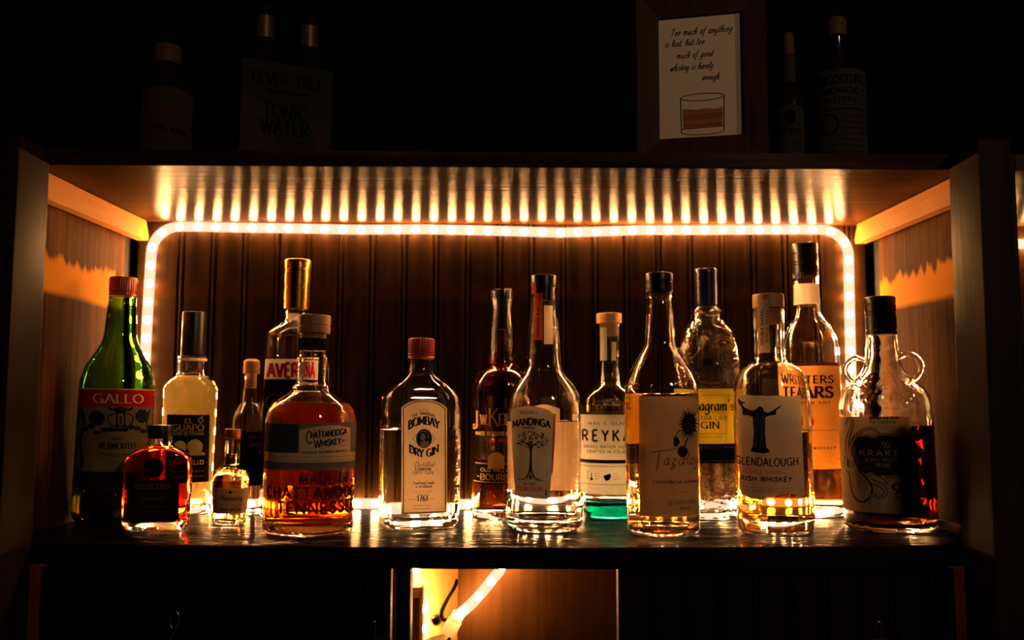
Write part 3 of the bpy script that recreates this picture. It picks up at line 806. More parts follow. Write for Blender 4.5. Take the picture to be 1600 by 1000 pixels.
part(cbox('plinth', 'door_wood', cab, XL, XR, 0.03, 0.05, -Z0, -0.57, 0))
# the pine-lined hollow behind the back board where the lead runs
part(cbox('hollow_lining', 'pine_upright', cab, -0.165, -0.055, 0.455, 0.465, -0.55, -0.0230, 0))
part(cbox('hollow_lining', 'pine_upright', cab, -0.165, -0.153, YB + 0.013, 0.455, -0.55, -0.0230, 0))
part(cbox('hollow_lining', 'pine_upright', cab, -0.066, -0.055, YB + 0.013, 0.455, -0.55, -0.0230, 0))
wb = part(cbox('batten', 'pine_upright', cab, -0.152, -0.124, 0.400, 0.425, -0.55, -0.128, 0.001))
part(cbox('batten_front', 'partition', cab, -0.1495, -0.1265, 0.385, 0.3995, -0.55, -0.140, 0.001))

# the neighbouring cabinet beyond the right-hand post
nb = thing('bar_cabinet', 'neighbouring dark cabinet at the far right edge with its own lit shelf', 'cabinet', (0.56, 0, -Z0))
def npart(o):
    o.location = (-0.56, 0, Z0)
    return o
npart(cbox('top_board', 'shelf_underside', nb, 0.575, 1.45, 0.0, 0.36, 0.416, 0.4345))
npart(cbox('shelf', 'shelf_top', nb, 0.575, 1.45, 0.0, YB, -0.0225, 0.0))
npart(beadboard(0.575, 1.45, 0.60, 0.0472, -0.0225, 0.4158, YB, 0.012).build('back_panel', 'beadboard', nb, smooth=25))
npart(cbox('side_panel', 'stained_panel', nb, 1.45, 1.462, 0.0, 0.345, -0.55, 0.4345))
npart(cbox('side_panel', 'door_wood', nb, 0.567, 0.5745, 0.0, 0.345, -0.55, 0.4345))
npart(cbox('cupboard_door', 'door_wood', nb, 0.575, 1.45, 0.012, 0.030, -0.55, -0.0235))
npart(cbox('plinth', 'door_wood', nb, 0.567, 1.462, 0.03, 0.05, -Z0, -0.55, 0))

# ------------------------------------------------------------------ rope lights
led_mesh = None
def led_master():
    bm = bmesh.new()
    bmesh.ops.create_icosphere(bm, subdivisions=2, radius=1.0)
    for v in bm.verts:
        v.co = Vector((v.co.x * 0.0055, v.co.y * 0.0055, v.co.z * 0.0058))
    me = bpy.data.meshes.new('led')
    bm.to_mesh(me); bm.free()
    for p in me.polygons: p.use_smooth = True
    me.materials.append(MATS['led_glow'])
    return me
def rope_light(path, root, first=0.012, pitch=0.0268, most=100, radius=0.0074):
    """A clear jacket with a lamp every `pitch` metres; lamps past `most` go into one part."""
    global led_mesh
    if led_mesh is None: led_mesh = led_master()
    base = root.location.copy(); base.z -= Z0
    P = [Vector(p) - base for p in path]
    MB().tube(P, radius, 14).build('jacket', 'jacket_glow', root, smooth=60)
    proto = None
    s = first; acc = 0.0; count = 0
    rest = MB()
    for a, b in zip(P, P[1:]):
        L = (b - a).length
        while s <= acc + L:
            p = a + (b - a) * ((s - acc) / L)
            rot = (b - a).to_track_quat('Z', 'Y')
            if count < most:
                if proto is None:
                    proto = bpy.data.objects.new('led', led_mesh); o = proto
                else:
                    o = proto.copy()
                COL.objects.link(o)
                o.parent = root
                o.location = p
                o.rotation_euler = rot.to_euler()
            else:
                rest.add([rot @ v.co + p for v in led_mesh.vertices], [tuple(f.vertices) for f in led_mesh.polygons])
            count += 1
            s += pitch
        acc += L
    if rest.v:
        o = rest.build('led_run', 'led_glow', root, smooth=60)
        o['kind'] = 'stuff'
YR = YB - 0.0082
def corner(cx, cz, r, a0, a1, n=8):
    return [(cx + r * math.cos(R(a0 + (a1 - a0) * i / n)), YR, cz + r * math.sin(R(a0 + (a1 - a0) * i / n))) for i in range(n + 1)]
zt = 0.4075
def sag_z(x): return sag(x) + 0.0086
path = []
# up through the notch, then right along the shelf, up, across the top to the left, down and back along the shelf
path += [tuple(p) for p in catmull3([(-0.0657, 0.300, -0.1468), (-0.0434, 0.300, -0.1275), (-0.0167, 0.302, -0.0966), (-0.0032, 0.306, -0.0763), (-0.001, 0.318, -0.034), (0.002, YR, 0.002), (0.014, YR, sag_z(.01) + .006), (0.034, YR, sag_z(.03))], 8)]
path += [(x, YR, sag_z(x)) for x in (0.06, 0.12, 0.18, 0.24, 0.30, 0.36, 0.42, 0.47)]
path += corner(0.486, 0.0297, 0.021, -90, 0, 5)
path += [(0.5065, YR, 0.10), (0.5060, YR, 0.20), (0.5068, YR, 0.30)]
path += corner(0.468, 0.3683, 0.0395, 0, 90)
path += [(0.44, YR, 0.4078), (0.36, YR, 0.4073), (0.27, YR, 0.4063), (0.20, YR, 0.4060), (0.14, YR, 0.4035), (0.08, YR, 0.4015), (0.02, YR, 0.4030), (-0.05, YR, 0.4045), (-0.12, YR, 0.4055), (-0.22, YR, 0.4045), (-0.32, YR, 0.4060), (-0.40, YR, 0.4068), (-0.45, YR, 0.4078)]
path += corner(-0.482, 0.3673, 0.0405, 90, 180)
path += [(-0.5235, YR, 0.33), (-0.5250, YR, 0.25), (-0.5262, YR, 0.16), (-0.5268, YR, 0.08)]
path += corner(-0.502, 0.0317, 0.0235, 180, 270, 5)
path += [(x, YR, sag_z(x)) for x in (-0.46, -0.40, -0.34, -0.28, -0.22, -0.16, -0.10, -0.05)]
rope = thing('rope_light', 'warm glowing rope light looped around the back panel of the lit shelf', 'rope light', (0, YR, 0))
rope_light(path, rope, first=0.0125)
cn = Vector((-0.0657, 0.300, -0.1468)); cd = Vector((-0.0108, -0.001, -0.0195)).normalized()
bs = Vector((0, YR, 0))
MB().tube([cn - bs - cd * 0.004, cn - bs + cd * 0.006, cn - bs + cd * 0.007, cn - bs + cd * 0.028, cn - bs + cd * 0.030], [0.0088, 0.0088, 0.0105, 0.0105, 0.006], 20).build('connector', 'white_plastic', rope, smooth=40)
MB().tube([p - bs for p in catmull3([tuple(cn + cd * 0.029), (-0.089, 0.295, -0.176), (-0.100, 0.292, -0.178), (-0.112, 0.292, -0.190), (-0.116, 0.295, -0.24), (-0.112, 0.31, -0.40)], 8)], 0.0042, 10).build('lead', 'white_plastic', rope, smooth=60)

spare = thing('rope_light', 'spare end of rope light hanging in the pine hollow below the shelf', 'rope light', (-0.13, 0.435, -0.10))
rope_light([tuple(p) for p in catmull3([(-0.141, 0.437, -0.040), (-0.1395, 0.437, -0.085), (-0.1365, 0.437, -0.120), (-0.127, 0.437, -0.152), (-0.1235, 0.437, -0.185), (-0.128, 0.437, -0.24)], 8)], spare, first=0.006, pitch=0.031, radius=0.0066)
nrope = thing('rope_light', 'piece of rope light seen past the post at the far right edge', 'rope light', (0.74, YR, 0.388))
rope_light([(0.70 + 0.05 * i, YR, 0.388) for i in range(8)], nrope, first=0.047)

cable = MB().tube(catmull3([(-0.0695, 0.356, -0.108), (-0.073, 0.352, -0.118), (-0.083, 0.343, -0.134), (-0.091, 0.344, -0.152), (-0.089, 0.345, -0.163), (-0.082, 0.346, -0.172), (-0.080, 0.348, -0.25), (-0.085, 0.36, -0.54)], 8), 0.0028, 10).build('power_cable', 'black_rubber', None, smooth=60)
cable.location.z = Z0
tag(cable, 'black power cable looping in the bright hollow below the shelf', 'cable')
bolt = thing('dark_knob', 'small dark knob on the pine back of the hollow below the shelf', 'knob', (-0.106, 0.4545, -0.186))
kb = MB(); kb.lathe([(0.004, 0), (0.004, 0.010), (0.0085, 0.012), (0.009, 0.018), (0.006, 0.023)], 24)
kb.v = [(x, -z, y) for x, y, z in kb.v]
kb.build('knob_body', 'black_cap', bolt, smooth=40)

# ------------------------------------------------------------------ bottles
MM = 0.001
SEG = 64
SHELF_GROUP = 'liquor bottles on the lit shelf'

class Bottle:
    """One bottle: profile in millimetres as (radius, height); label art in drawing units (k mm each)."""
    def __init__(self, key, name, label, cat='bottle', glass='clear_glass', wall=2.6, base=7.0, punt=3.0, flat=None, turn=0.0):
        d = BOT[key]
        self.d = d
        self.wall, self.base = wall, base
        self.flat = flat                       # (neck r, body half width, body half depth, squareness)
        self.k, self.kz, self.u0, self.v0, self.sl = d['k'] * MM, d['kz'] * MM, d['u0'], d['v0'], d['sl']
        rot = Matrix.Rotation(d['tilt'], 3, 'Y') @ Matrix.Rotation(d['phi'] + turn, 3, 'Z')
        self.root = thing(name, label, cat, d['loc'], rot.to_euler(), SHELF_GROUP)
        self.outer = [(r * MM, z * MM) for r, z in smooth_profile(d['prof'], 4)]
        self.cap_prof = [(r * MM, z * MM) for r, z in d['cap']]
        self.top = self.outer[-1][1]
        rb = self.outer[0][0]
        self.foot = [(0.0005, 0.0016), (rb * 0.55, 0.0012), (rb * 0.80, 0.0006), (rb * 0.90, 0.0), (rb * 0.97, 0.0006)]
        t, b = wall * MM, base * MM
        full = [p for p in self.outer if p[1] > b + 0.006]
        ri0 = max(0.004, self.rad(b + 0.006) - t)
        inner = [(0.0005, b + punt * MM), (ri0 * 0.5, b + punt * MM * .65), (ri0 * 0.8, b + punt * MM * .1), (ri0 * 0.94, b + 0.0012), (ri0, b + 0.006)]
        inner += [(max(0.003, r - t), z) for r, z in full]
        self.inner = inner
        self.make_glass(glass)
    def rad(self, z):
        """Outer radius at height z, cap included."""
        c = self.cap_prof
        if z >= c[0][1] and z <= c[-1][1] + .002:
            return c[0][0] + (c[-1][0] - c[0][0]) * min(1, max(0, (z - c[0][1]) / (c[-1][1] - c[0][1])))
        o = self.outer
        if z <= o[0][1]: return o[0][0]
        for (r0, z0), (r1, z1) in zip(o, o[1:]):
            if z0 <= z <= z1 and z1 > z0:
                return r0 + (r1 - r0) * (z - z0) / (z1 - z0)
        return o[-1][0]
    def section(self, r, inset=0.0):
        """Half width, half depth, squareness of the cross-section whose outer half width is r."""
        if not self.flat: return r - inset, r - inset, 2.0
        rn, a, bd, n = self.flat
        t = min(1.0, max(0.0, (r * 1000 - rn) / (a - rn)))
        return r - inset, r * (1 - t) + bd * MM * t * (r * 1000 / a) - inset, 2.0 + (n - 2.0) * t
    def ring(self, r, z, inset=0.0):
        a, b, n = self.section(r, inset)
        out = []
        for j in range(SEG):
            th = 2 * math.pi * (j + .5) / SEG
            c, s = math.cos(th), math.sin(th)
            if n > 2.01:
                # even spacing around a rounded rectangle
                q = (abs(c) ** n + abs(s) ** n) ** (-1.0 / n)
                out.append((a * c * q, b * s * q, z))
            else:
                out.append((a * c, b * s, z))
        return out
    def make_glass(self, m):
        rs = []
        for r, z in self.foot: rs.append(self.ring(r, z))
        for r, z in self.outer: rs.append(self.ring(r, z))
        t = self.wall * MM
        for r, z in reversed(self.inner): rs.append(self.ring(r + t, z, t) if r > .0031 else self.ring(max(.0005, r), z))
        mb = MB().rings(rs)
        self.glass = mb.build('glass', m, self.root, smooth=50)
    def liquid(self, level, m, upto=None):
        """Fill to the drawing row `level`."""
        z1 = (self.v0 - level) * self.kz
        e = 0.0003
        t = self.wall * MM - e
        pts = [(r, z - e) for r, z in self.inner if z < z1 - 0.001]
        rr = self.rad(z1) - self.wall * MM
        pts += [(rr, z1 + .0006), (rr - 0.0015, z1), (rr * .5, z1 - .0002), (0.0005, z1 - .0002)]
        rs = []
        for r, z in pts:
            rs.append(self.ring(r + self.wall * MM, z, t) if r > .004 else self.ring(max(.0005, r), z))
        return MB().rings(rs).build('liquid', m, self.root, smooth=50)
    def cap(self, name, m, grooves=(), edge=0.0012, plug=None, dome=0.0, knurl=0, label=None, z_extra=0.0):
        c = self.cap_prof
        (r0, z0), (r1, z1) = c[0], c[-1]
        z0 -= z_extra
        def rr(z): return r0 + (r1 - r0) * (z - z0) / (z1 - z0)
        pr = []
        zz = max(z0, self.top + 0.0002) if z_extra == 0 else z0
        if plug:
            zp = self.top - plug * MM
            ri = max(0.003, min(self.rad(self.top - .002), self.rad(zp), self.rad((zp + self.top) / 2)) - self.wall * MM - 0.0002)
            pr += [(0.0005, zp), (ri - .001, zp), (ri, zp + .001), (ri, zz)]
        else:
            pr += [(0.0005, zz)]
        pr += [(r0 - .0006, zz), (r0, zz + .0006)]
        ev = []
        for g in grooves:
            zg = z0 + (z1 - z0) * g
            ev += [(rr(zg), zg - .0012), (rr(zg) - .0008, zg - .0005), (rr(zg) - .0008, zg + .0005), (rr(zg), zg + .0012)]
        pr += ev
        for i in range(4):
            a = R(90 * i / 3)
            pr.append((r1 - edge + edge * math.cos(a), z1 - edge + edge * math.sin(a)))
        if dome: pr.append((r1 * .6, z1 + dome * MM * .8))
        pr.append((0.0005, z1 + dome * MM))
        if knurl:
            rs = []
            n = knurl * 4
            for r, z in pr:
                on = z0 + .0015 < z < z1 - .001 and r > r0 * .8
                rs.append([((r - (.00045 if on and j % 4 in (0, 1) else 0)) * math.cos(2 * math.pi * j / n), (r - (.00045 if on and j % 4 in (0, 1) else 0)) * math.sin(2 * math.pi * j / n), z) for j in range(n)])
            mb = MB().rings(rs)
        else:
            mb = MB().lathe(pr, 56)
        o = mb.build(name, m, self.root, smooth=38)
        if label: o['label'] = label
        return o
    # ---- laying artwork on the glass
    def place(self, wrap=False, back=False, on_cap=False):
        def f(x, y, off):
            u = (x - (self.u0 + self.sl * (self.v0 - y))) * self.k
            z = (self.v0 - y) * self.kz
            r = self.rad(z)
            if self.flat:
                a, b, n = self.section(r)
                q = min(0.999, abs(u) / a)
                return (u, -(b * (1 - q ** n) ** (1 / n) + off), z)
            rr = r + off
            if wrap:
                th = u / r
                px, py = rr * math.sin(th), -rr * math.cos(th)
            else:
                s = max(-0.9995, min(0.9995, u / r))
                px, py = rr * s, -rr * math.sqrt(1 - s * s)
            return (px, -py if back else py, z)
        return f
    def label(self, sheet, m, name='label', off=0.00028, thick=0.0, parent=None, **kw):
        return sheet.lay(name, m, parent or self.root, self.place(**kw), off, thick)
    def ink(self, sheet, m, parent, level=1, name='lettering', **kw):
        o = sheet.lay(name, m, parent, self.place(**kw), 0.00028 + 0.00011 * level)
        return o
    def edge(self, y, side, inset=0.0):
        """Drawing x of the silhouette at row y (side -1 left, +1 right)."""
        z = (self.v0 - y) * self.kz
        return self.u0 + self.sl * (self.v0 - y) + side * (self.rad(z) / self.k - inset)
    def band(self, y0, y1, s0=0.98, s1=0.98, top=None, n=8):
        """A label that wraps the front, between two rows, reaching s0/s1 of the half width."""
        def ex(y, s):
            z = (self.v0 - y) * self.kz
            return self.u0 + self.sl * (self.v0 - y) + s * self.rad(z) / self.k
        L = [(ex(y0 + (y1 - y0) * i / n, -s0), y0 + (y1 - y0) * i / n) for i in range(n + 1)]
        Rr = [(ex(y0 + (y1 - y0) * i / n, s1), y0 + (y1 - y0) * i / n) for i in range(n + 1)]
        return L[::-1] + Rr if top is None else L[::-1] + top + Rr
    def axis(self, y):
        return self.u0 + self.sl * (self.v0 - y)

# 1 ---- vermouth ---------------------------------------------------
b = Bottle('vermouth', 'vermouth_bottle', 'tall green glass vermouth bottle with red screw cap, leftmost on the lit shelf', glass='green_glass', wall=3.0, base=6)
b.liquid(766, 'vermouth')
b.cap('screw_cap', 'red_cap', (0.12, 0.2), 0.003, knurl=36)
lab = b.label(Sheet().poly(b.band(608, 764, .96, .96)), 'label_murky', 'label')
s = Sheet().poly(b.band(608, 635, .96, .96)); b.ink(s, 'label_red', lab, 1, 'red_band')
s = Sheet().poly(b.band(606.5, 608.5, .96, .96)); b.ink(s, 'ink_gold', lab, 2, 'gold_border')
s = Sheet().text('GALLO', 185, 629, 13.5, 72, w=2.6, thin=.9, serif=.16); b.ink(s, 'ink_cream', lab, 2)
s = Sheet()
s.ell(154, 653.5, 11.5, 11.5).ell(219, 650, 10, 11)
s.rect(179, 664, 197, 667).rect(181, 645, 184, 664).rect(192, 645, 195, 664).ell(188, 642.5, 8.5, 3.5).rect(186.5, 650, 189.5, 662)
s.line(spl2((170, 636), (177, 640), (188, 636.5), (199, 640), (206, 636)), 3.5)
s.line(spl2((179, 646), (170, 650), (171, 660), (177, 666)), 2.2); s.line(spl2((197, 645), (205, 650), (204, 660), (199, 666)), 2.2)
s.poly(b.band(737, 764, .95, .95))
for i in range(10):
    rnd = random.Random(i)
    s.ell(138 + i * 9.5 - 2, 671 + rnd.uniform(-4, 5) - 3 * math.cos(i), 6.0, 4.0, 9)
s.line(spl2((131, 640), (136, 662), (130, 690), (133, 720), (128, 740)), 4.5); s.line(spl2((231, 640), (226, 662), (230, 690), (226, 720), (228, 740)), 3.0)
b.ink(s, 'ink_black', lab, 1, 'engraving')
s = Sheet().ell(182, 698, 46, 24); b.ink(s, 'label_murky', lab, 2, 'cartouche')
s = Sheet().text('SWEET', 183, 688, 4.2, 18, w=.8).text('VERMOUTH', 182.5, 701, 9, 52, w=2.0, thin=1.0, serif=.12)
s.line(spl2((160, 708), (182, 713), (206, 707)), 1.0); s.script_line(166, 200, 710, 2.2, .5, 3)
b.ink(s, 'ink_black', lab, 3)

# 2 ---- amaretto flask ----------------------------------------------
b = Bottle('amaretto', 'amaretto_flask', 'small square dark red amaretto flask with black cap before the green vermouth bottle', glass='clear_glass', wall=2.4, base=9, punt=2.0, flat=(14.0, 38.9, 23.0, 5.0))
b.liquid(699, 'amaretto')
b.cap('square_cap', 'black_cap', (), 0.0015, z_extra=0.0)
medal = Sheet().ell(240.5, 731, 14.6, 15.5)
sl_ = b.label(medal, 'label_dark', 'seal', thick=0.0006, off=.0008)
sl_['label'] = 'round dark seal'
lab = b.label(Sheet().poly([(206, 750), (272, 750), (277, 754), (277, 811), (273, 815), (207, 815), (203, 811), (203, 754)]), 'label_dark')
s = Sheet().text('DISARONNO', 239, 764, 8, 50, w=1.4, thin=.7, serif=.14).script_line(216, 262, 772, 2.4, .5, 2).text('ORIGINALE', 239, 781, 4.5, 34, w=.8).script_line(218, 262, 792, 2.4, .5, 4).script_line(222, 258, 799, 2.4, .5, 5)
b.ink(s, 'ink_brown', lab, 1)

# 3 ---- limoncello ---------------------------------------------------
b = Bottle('limoncello', 'liqueur_bottle', 'pale yellow liqueur bottle with long black cap and black lemon label', wall=2.4, base=10)
b.liquid(587, 'limoncello')
b.cap('long_cap', 'black_cap', (), 0.0012)
b.label(Sheet().poly(b.band(557.5, 561.5, .985, .985)), 'label_buff', 'neck_ring')
lab = b.label(Sheet().poly([(263, 648), (326, 648), (324, 754), (259, 754)]), 'label_black')
s = Sheet().text('EL', 295, 661, 6.8, 12, w=1.5, thin=.8, serif=.14).text('GUAPO', 294, 672.5, 9, 46, w=1.7, thin=.8, serif=.12).text('LICOR DE PANAMA', 294, 680, 3.8, 46, w=.7)
s.rect(271, 674.2, 317, 674.9).line(spl2((311, 660), (309, 656), (313, 653), (316, 657), (313, 661), (311, 660)), .9).line([(313, 653), (315, 650)], 1.0)
s.text('LIMONCELLO', 291, 726, 6.6, 51, w=1.3).script_line(268, 318, 737, 2, .5, 5).script_line(268, 318, 745, 2, .5, 6)
b.ink(s, 'ink_gold', lab, 1)
s = Sheet().ell(304, 698, 11.5, 11.5).ell(282, 699, 9.5, 10).poly([(293, 712), (296, 706), (312, 706), (318, 708), (319, 712)])
b.ink(s, 'ink_lemon', lab, 1, 'lemon_picture')

# 4 ---- cognac miniature ---------------------------------------------
b = Bottle('cognac', 'cognac_miniature', 'tiny cognac bottle with copper coloured cap, smallest bottle on the lit shelf', wall=1.8, base=5, punt=1.5)
b.liquid(712, 'cognac')
b.cap('screw_cap', 'copper_cap', (0.2,), 0.001, knurl=26)
lab = b.label(Sheet().poly(b.band(763, 803, .93, .93)), 'label_dun')
s = Sheet().text('Hennessy', 361, 782, 8.5, 33, w=1.5, thin=.6, nib=40, slant=.2).script_line(344, 378, 790, 2.4, .5, 3).text('VERY SPECIAL', 361, 799, 4.4, 32, w=.9, thin=.5, serif=.12)
s.ell(360, 769, 3, 2.4).line([(352, 770), (356, 768)], .8).line([(364, 768), (368, 770)], .8)
b.ink(s, 'ink_black', lab, 1)

# 5 ---- cork topped bottle ---------------------------------------------
b = Bottle('cork', 'spirit_bottle', 'clear cork topped bottle with dark label, half hidden behind the tall gold foil bottle', wall=2.2, base=8)
b.liquid(720, 'water_spirit')
b.cap('cork_stopper', 'cork', (), 0.004, plug=18, dome=1.5)
lab = b.label(Sheet().poly(b.band(675, 759, .62, .97)), 'label_navy')
s = Sheet().text('INTER', 399, 686, 5, 22, w=.8).text('ANCON', 400, 698, 5, 22, w=.8).script_line(386, 410, 736, 2.4, .5, 1).script_line(384, 410, 744, 2.4, .5, 2).script_line(390, 410, 751, 2.4, .5, 3)
s.ell(406, 707, 3, 3.6)
b.ink(s, 'ink_cream', lab, 1)

# 6 ---- amaro -----------------------------------------------------------
b = Bottle('amaro', 'amaro_bottle', 'tall clear amaro bottle with long gold foil top and red letters on white label', wall=2.8, base=9)
b.liquid(592, 'amaro')
b.cap('foil_capsule', 'gold_foil', (0.42, 0.47, 0.74, 0.79), 0.003)
lab = b.label(Sheet().poly(b.band(560, 592, .97, .97)), 'label_white')
s = Sheet().text('AVERNA', 456, 589, 22, 74, w=5.0); b.ink(s, 'ink_red', lab, 1)
lab = b.label(Sheet().poly(b.band(592.5, 756, .95, .95)), 'label_dark', 'lower_label')
s = Sheet().ring(432, 630, 16, 14, 1.6).ell(432, 630, 8, 7).script_line(415, 446, 660, 3, .7, 1).script_line(414, 446, 672, 3, .7, 2).script_line(412, 446, 700, 3, .7, 3)
b.ink(s, 'ink_grey', lab, 1, 'crest')
b.label(Sheet().poly([(449, 484.5), (467, 484.5), (467, 494), (464, 497), (460, 496), (452, 498), (449, 495)]), 'label_cream', 'tax_strip')

# 7 ---- bourbon in the front row ----------------------------------------
b = Bottle('bourbon', 'bourbon_bottle', 'wide bourbon bottle with wooden stopper and raised glass letters glowing orange', wall=3.4, base=12, punt=5)
b.liquid(632, 'bourbon_red')
b.cap('stopper', 'stopper_wood', (0.42,), 0.0012, plug=20)
b.label(Sheet().poly(b.band(523, 543, .97, .97)), 'label_dark', 'neck_label')
lab = b.label(Sheet().poly(b.band(661, 735, .975, .985)), 'label_steel')
s = Sheet().poly(b.band(663, 708, .965, -.27)); s.poly([(421, 678), (436, 668), (455, 663), (462, 668), (467, 664), (467, 700), (421, 700)])
b.ink(s, 'ink_slate', lab, 1, 'mountain_picture')
s = Sheet().poly([(468, 672)] + spl2((468, 672), (500, 666), (525, 665), (547.5, 669)) + [(547, 709), (468, 709)]).poly(b.band(708.5, 723, .955, .96))
pn = b.ink(s, 'label_panel', lab, 2, 'white_panel')
s = Sheet().text('HATTANOOGA', 513.5, 682.5, 9.5, 56, w=2.0, rise=.11, gap=.09).text('HISKEY', 517, 696, 9.0, 30, w=2.0, rise=.13, gap=.09)
s.text('C', 483, 693, 19, 8.5, w=2.0).text('W', 496, 700, 12.5, 11, w=2.0, rise=.13)
s.text('91', 537, 693, 6, 7.5, w=.9).ring(537, 690, 7, 8, .6).text('STRAIGHT BOURBON WHISKEY', 508, 708.5, 3.6, 71, w=.7, rise=.03)
s.script_line(442, 553, 715, 2.6, .55, 11).script_line(441, 550, 720.5, 2.6, .55, 12)
for i in range(3): s.ell(490.5 + 4 * i, 672.5 - .4 * i, 1.0, 1.0, 8)
b.ink(s, 'ink_black', lab, 3)
s = Sheet().text('MADE IN', 510, 757, 17, 84, w=3.6, gap=.22)
s.text('CHATTANOOGA', 500, 779.5, 17, 188, w=3.6, gap=.2).text('TENNESSEE', 502, 803, 17.5, 142, w=3.6, gap=.2)
o = s.lay('raised_lettering', 'ink_maroon', b.root, b.place(wrap=True), 0.0010, 0.0009)

# 8 ---- flat sided gin ----------------------------------------------------
b = Bottle('gin', 'gin_bottle', 'flat sided clear gin bottle with red cap and tan arched label, centre left', wall=3.0, base=10, punt=2, flat=(15.5, 46.0, 28.5, 5.5), turn=R(13))
b.u0 -= 10.5
b.k *= 1.05
b.liquid(672, 'water_spirit')
b.cap('screw_cap', 'red_cap', (0.14, 0.26), 0.0022, knurl=34)
arch = [(609.5, 802.5), (609.5, 637)] + spl2((609.5, 637), (620, 629), (632, 625.5), (644, 624.5), (657, 625.5), (669, 630), (679, 637.5)) + [(679, 802.5)]
lab = b.label(Sheet().poly(arch), 'label_tan')
s = Sheet().line([(612.5, 800.5), (612.5, 638)] + spl2((612.5, 638), (622, 631), (633, 627.5), (644, 626.5), (656, 627.5), (667, 632), (676, 638.5)) + [(676, 800.5), (612.5, 800.5)], 1.5)
b.ink(s, 'ink_brown', lab, 1, 'border')
s = Sheet().text('THE ORIGINAL', 643, 653.5, 4.4, 37, w=.75, thin=.45, serif=.12, bend=1.2)
s.text('BOMBAY', 643.5, 671, 12.5, 47, w=3.1, thin=1.1, serif=.10, bend=.62, gap=.06)
s.text('DRY GIN', 643.5, 706, 11.5, 44, w=2.7, thin=1.0, serif=.10, bend=-.72, gap=.06)
s.ell(643.5, 685.5, 11.5, 14.5)
s.text('Distilled', 643, 729.5, 7.5, 29, w=.9, thin=.35, nib=30, slant=.4).text('LONDON', 642, 735, 3.6, 24, w=1.0, thin=.7, serif=.15).text('DRY GIN', 642, 741, 4.6, 31, w=.7, thin=.4, serif=.12)
s.text('Traditional single', 642, 756.5, 4.4, 32, w=.6, slant=.35).text('pot distillation', 642, 762, 4.2, 27, w=.6, slant=.35)
s.script_line(627, 657, 768, 1.8, .4, 5).script_line(632, 652, 771.5, 1.8, .4, 6).text('1761', 641, 783, 9.5, 16.5, w=1.5, thin=.7).script_line(621, 633, 780, 1.8, .45, 7).script_line(650, 661, 780, 1.8, .45, 8)
s.script_line(627, 655, 790, 1.8, .6, 9).script_line(627, 655, 795, 1.8, .6, 10)
s.line([(638, 644), (637, 639.5), (640.5, 642), (644, 638.5), (647, 642), (650, 639.5), (649.5, 644)], .8).rect(638, 645.5, 650, 646.4)
b.ink(s, 'ink_navy', lab, 1)
s = Sheet().ring(643.5, 685.5, 11.6, 14.6, 1.1)
s.line([(632, 679), (626, 685.5), (632, 692)], .7).line([(655, 679), (661, 685.5), (655, 692)], .7)
b.ink(s, 'ink_brown', lab, 2, 'medallion_rim')
s = Sheet().ell(642, 683, 4.2, 5.6).poly([(637, 698), (638, 691), (643, 689), (650, 690), (652, 696), (648, 699), (642, 699.5)]).line(spl2((637, 676), (643, 673.5), (649, 678), (650, 686)), 1.3)
b.ink(s, 'ink_faint', lab, 2, 'portrait')
def gin_back(x, y, off):
    p = b.place()(x, y, off)
    return (p[0], -p[1], p[2])
Sheet().poly([(670, 797), (670, 640), (676, 636), (688, 645), (688, 797)]).lay('back_label', 'label_tan', b.root, gin_back, 0.00028)
b.label(Sheet().rect(654, 562, 662, 583), 'label_navy', 'neck_strip')
for sx in (-1, 1):                              # a column of raised fruit on the two narrow sides
    mb = MB()
    rnd = random.Random(5)
    for i in range(22):
        z = (28 + i * 4.6) * MM
        yy = rnd.uniform(-.010, .010)
        bm = bmesh.new(); bmesh.ops.create_icosphere(bm, subdivisions=2, radius=rnd.uniform(.0020, .0034))
        for v in bm.verts: v.co = Vector((v.co.x * .7 + sx * .0455, v.co.y + yy, v.co.z + z))
        bm.verts.index_update()
        mb.add([v.co for v in bm.verts], [[v.index for v in f.verts] for f in bm.faces]); bm.free()
    mb.build('raised_fruit', 'clear_glass', b.root, smooth=80)

# 9 ---- dark bourbon ---------------------------------------------------------
b = Bottle('dark_bourbon', 'bourbon_bottle', 'waisted dark bourbon bottle with glass stopper and tan letters on the glass', wall=2.8, base=9, punt=9)
b.liquid(548, 'deep_bourbon')
b.cap('glass_stopper', 'clear_glass', (), 0.0015)
MB().lathe([(.0005, b.top - .040), (.0075, b.top - .040), (.0080, b.top - .036), (.0080, b.top + .0115), (.0074, b.top + .0125), (.0005, b.top + .0125)], 32).build('stopper_core', 'black_rubber', b.root, smooth=40)
s = Sheet().text('J', 742, 671, 29, 9.5, w=3.2, thin=1.2, nib=0).text('W.', 757, 664, 16, 13.5, w=2.6, thin=1.1).text('K', 771, 667, 29, 15, w=2.8, thin=1.2).text('ELLY', 797, 664, 17, 35, w=2.6, thin=1.1, serif=.1)
s.line(spl2((740, 672), (737, 668), (740, 664), (743, 668)), 1.5)
s.text('MADE IN HONOR OF TEXAS', 780, 681, 5.6, 74, w=1.5)
b.ink(s, 'ink_gold', b.root, 0, 'painted_lettering').__setitem__('label', 'tan letters painted on the glass')
s = Sheet().text('Est. 1866', 777, 691.5, 5.0, 26, w=.9, slant=.3); b.ink(s, 'ink_red', b.root, 0, 'red_lettering')
lab = b.label(Sheet().poly(b.band(723.5, 757, .97, .97)), 'label_black')
s = Sheet().poly(b.band(725, 726.4, .96, .96)).poly(b.band(753.5, 755, .96, .96)).text('OLD MILLWOOD', 783, 738, 5, 64, w=1.2).text('BOURBON', 782, 751, 9, 63, w=2.0, thin=1.2, serif=.1).rect(745, 745.5, 749, 747)
s.poly([(763, 733), (763, 714)] + spl2((763, 714), (768, 710), (776, 707.5), (783, 710), (788, 714)) + [(788, 733)])
b.ink(s, 'ink_gold', lab, 1)

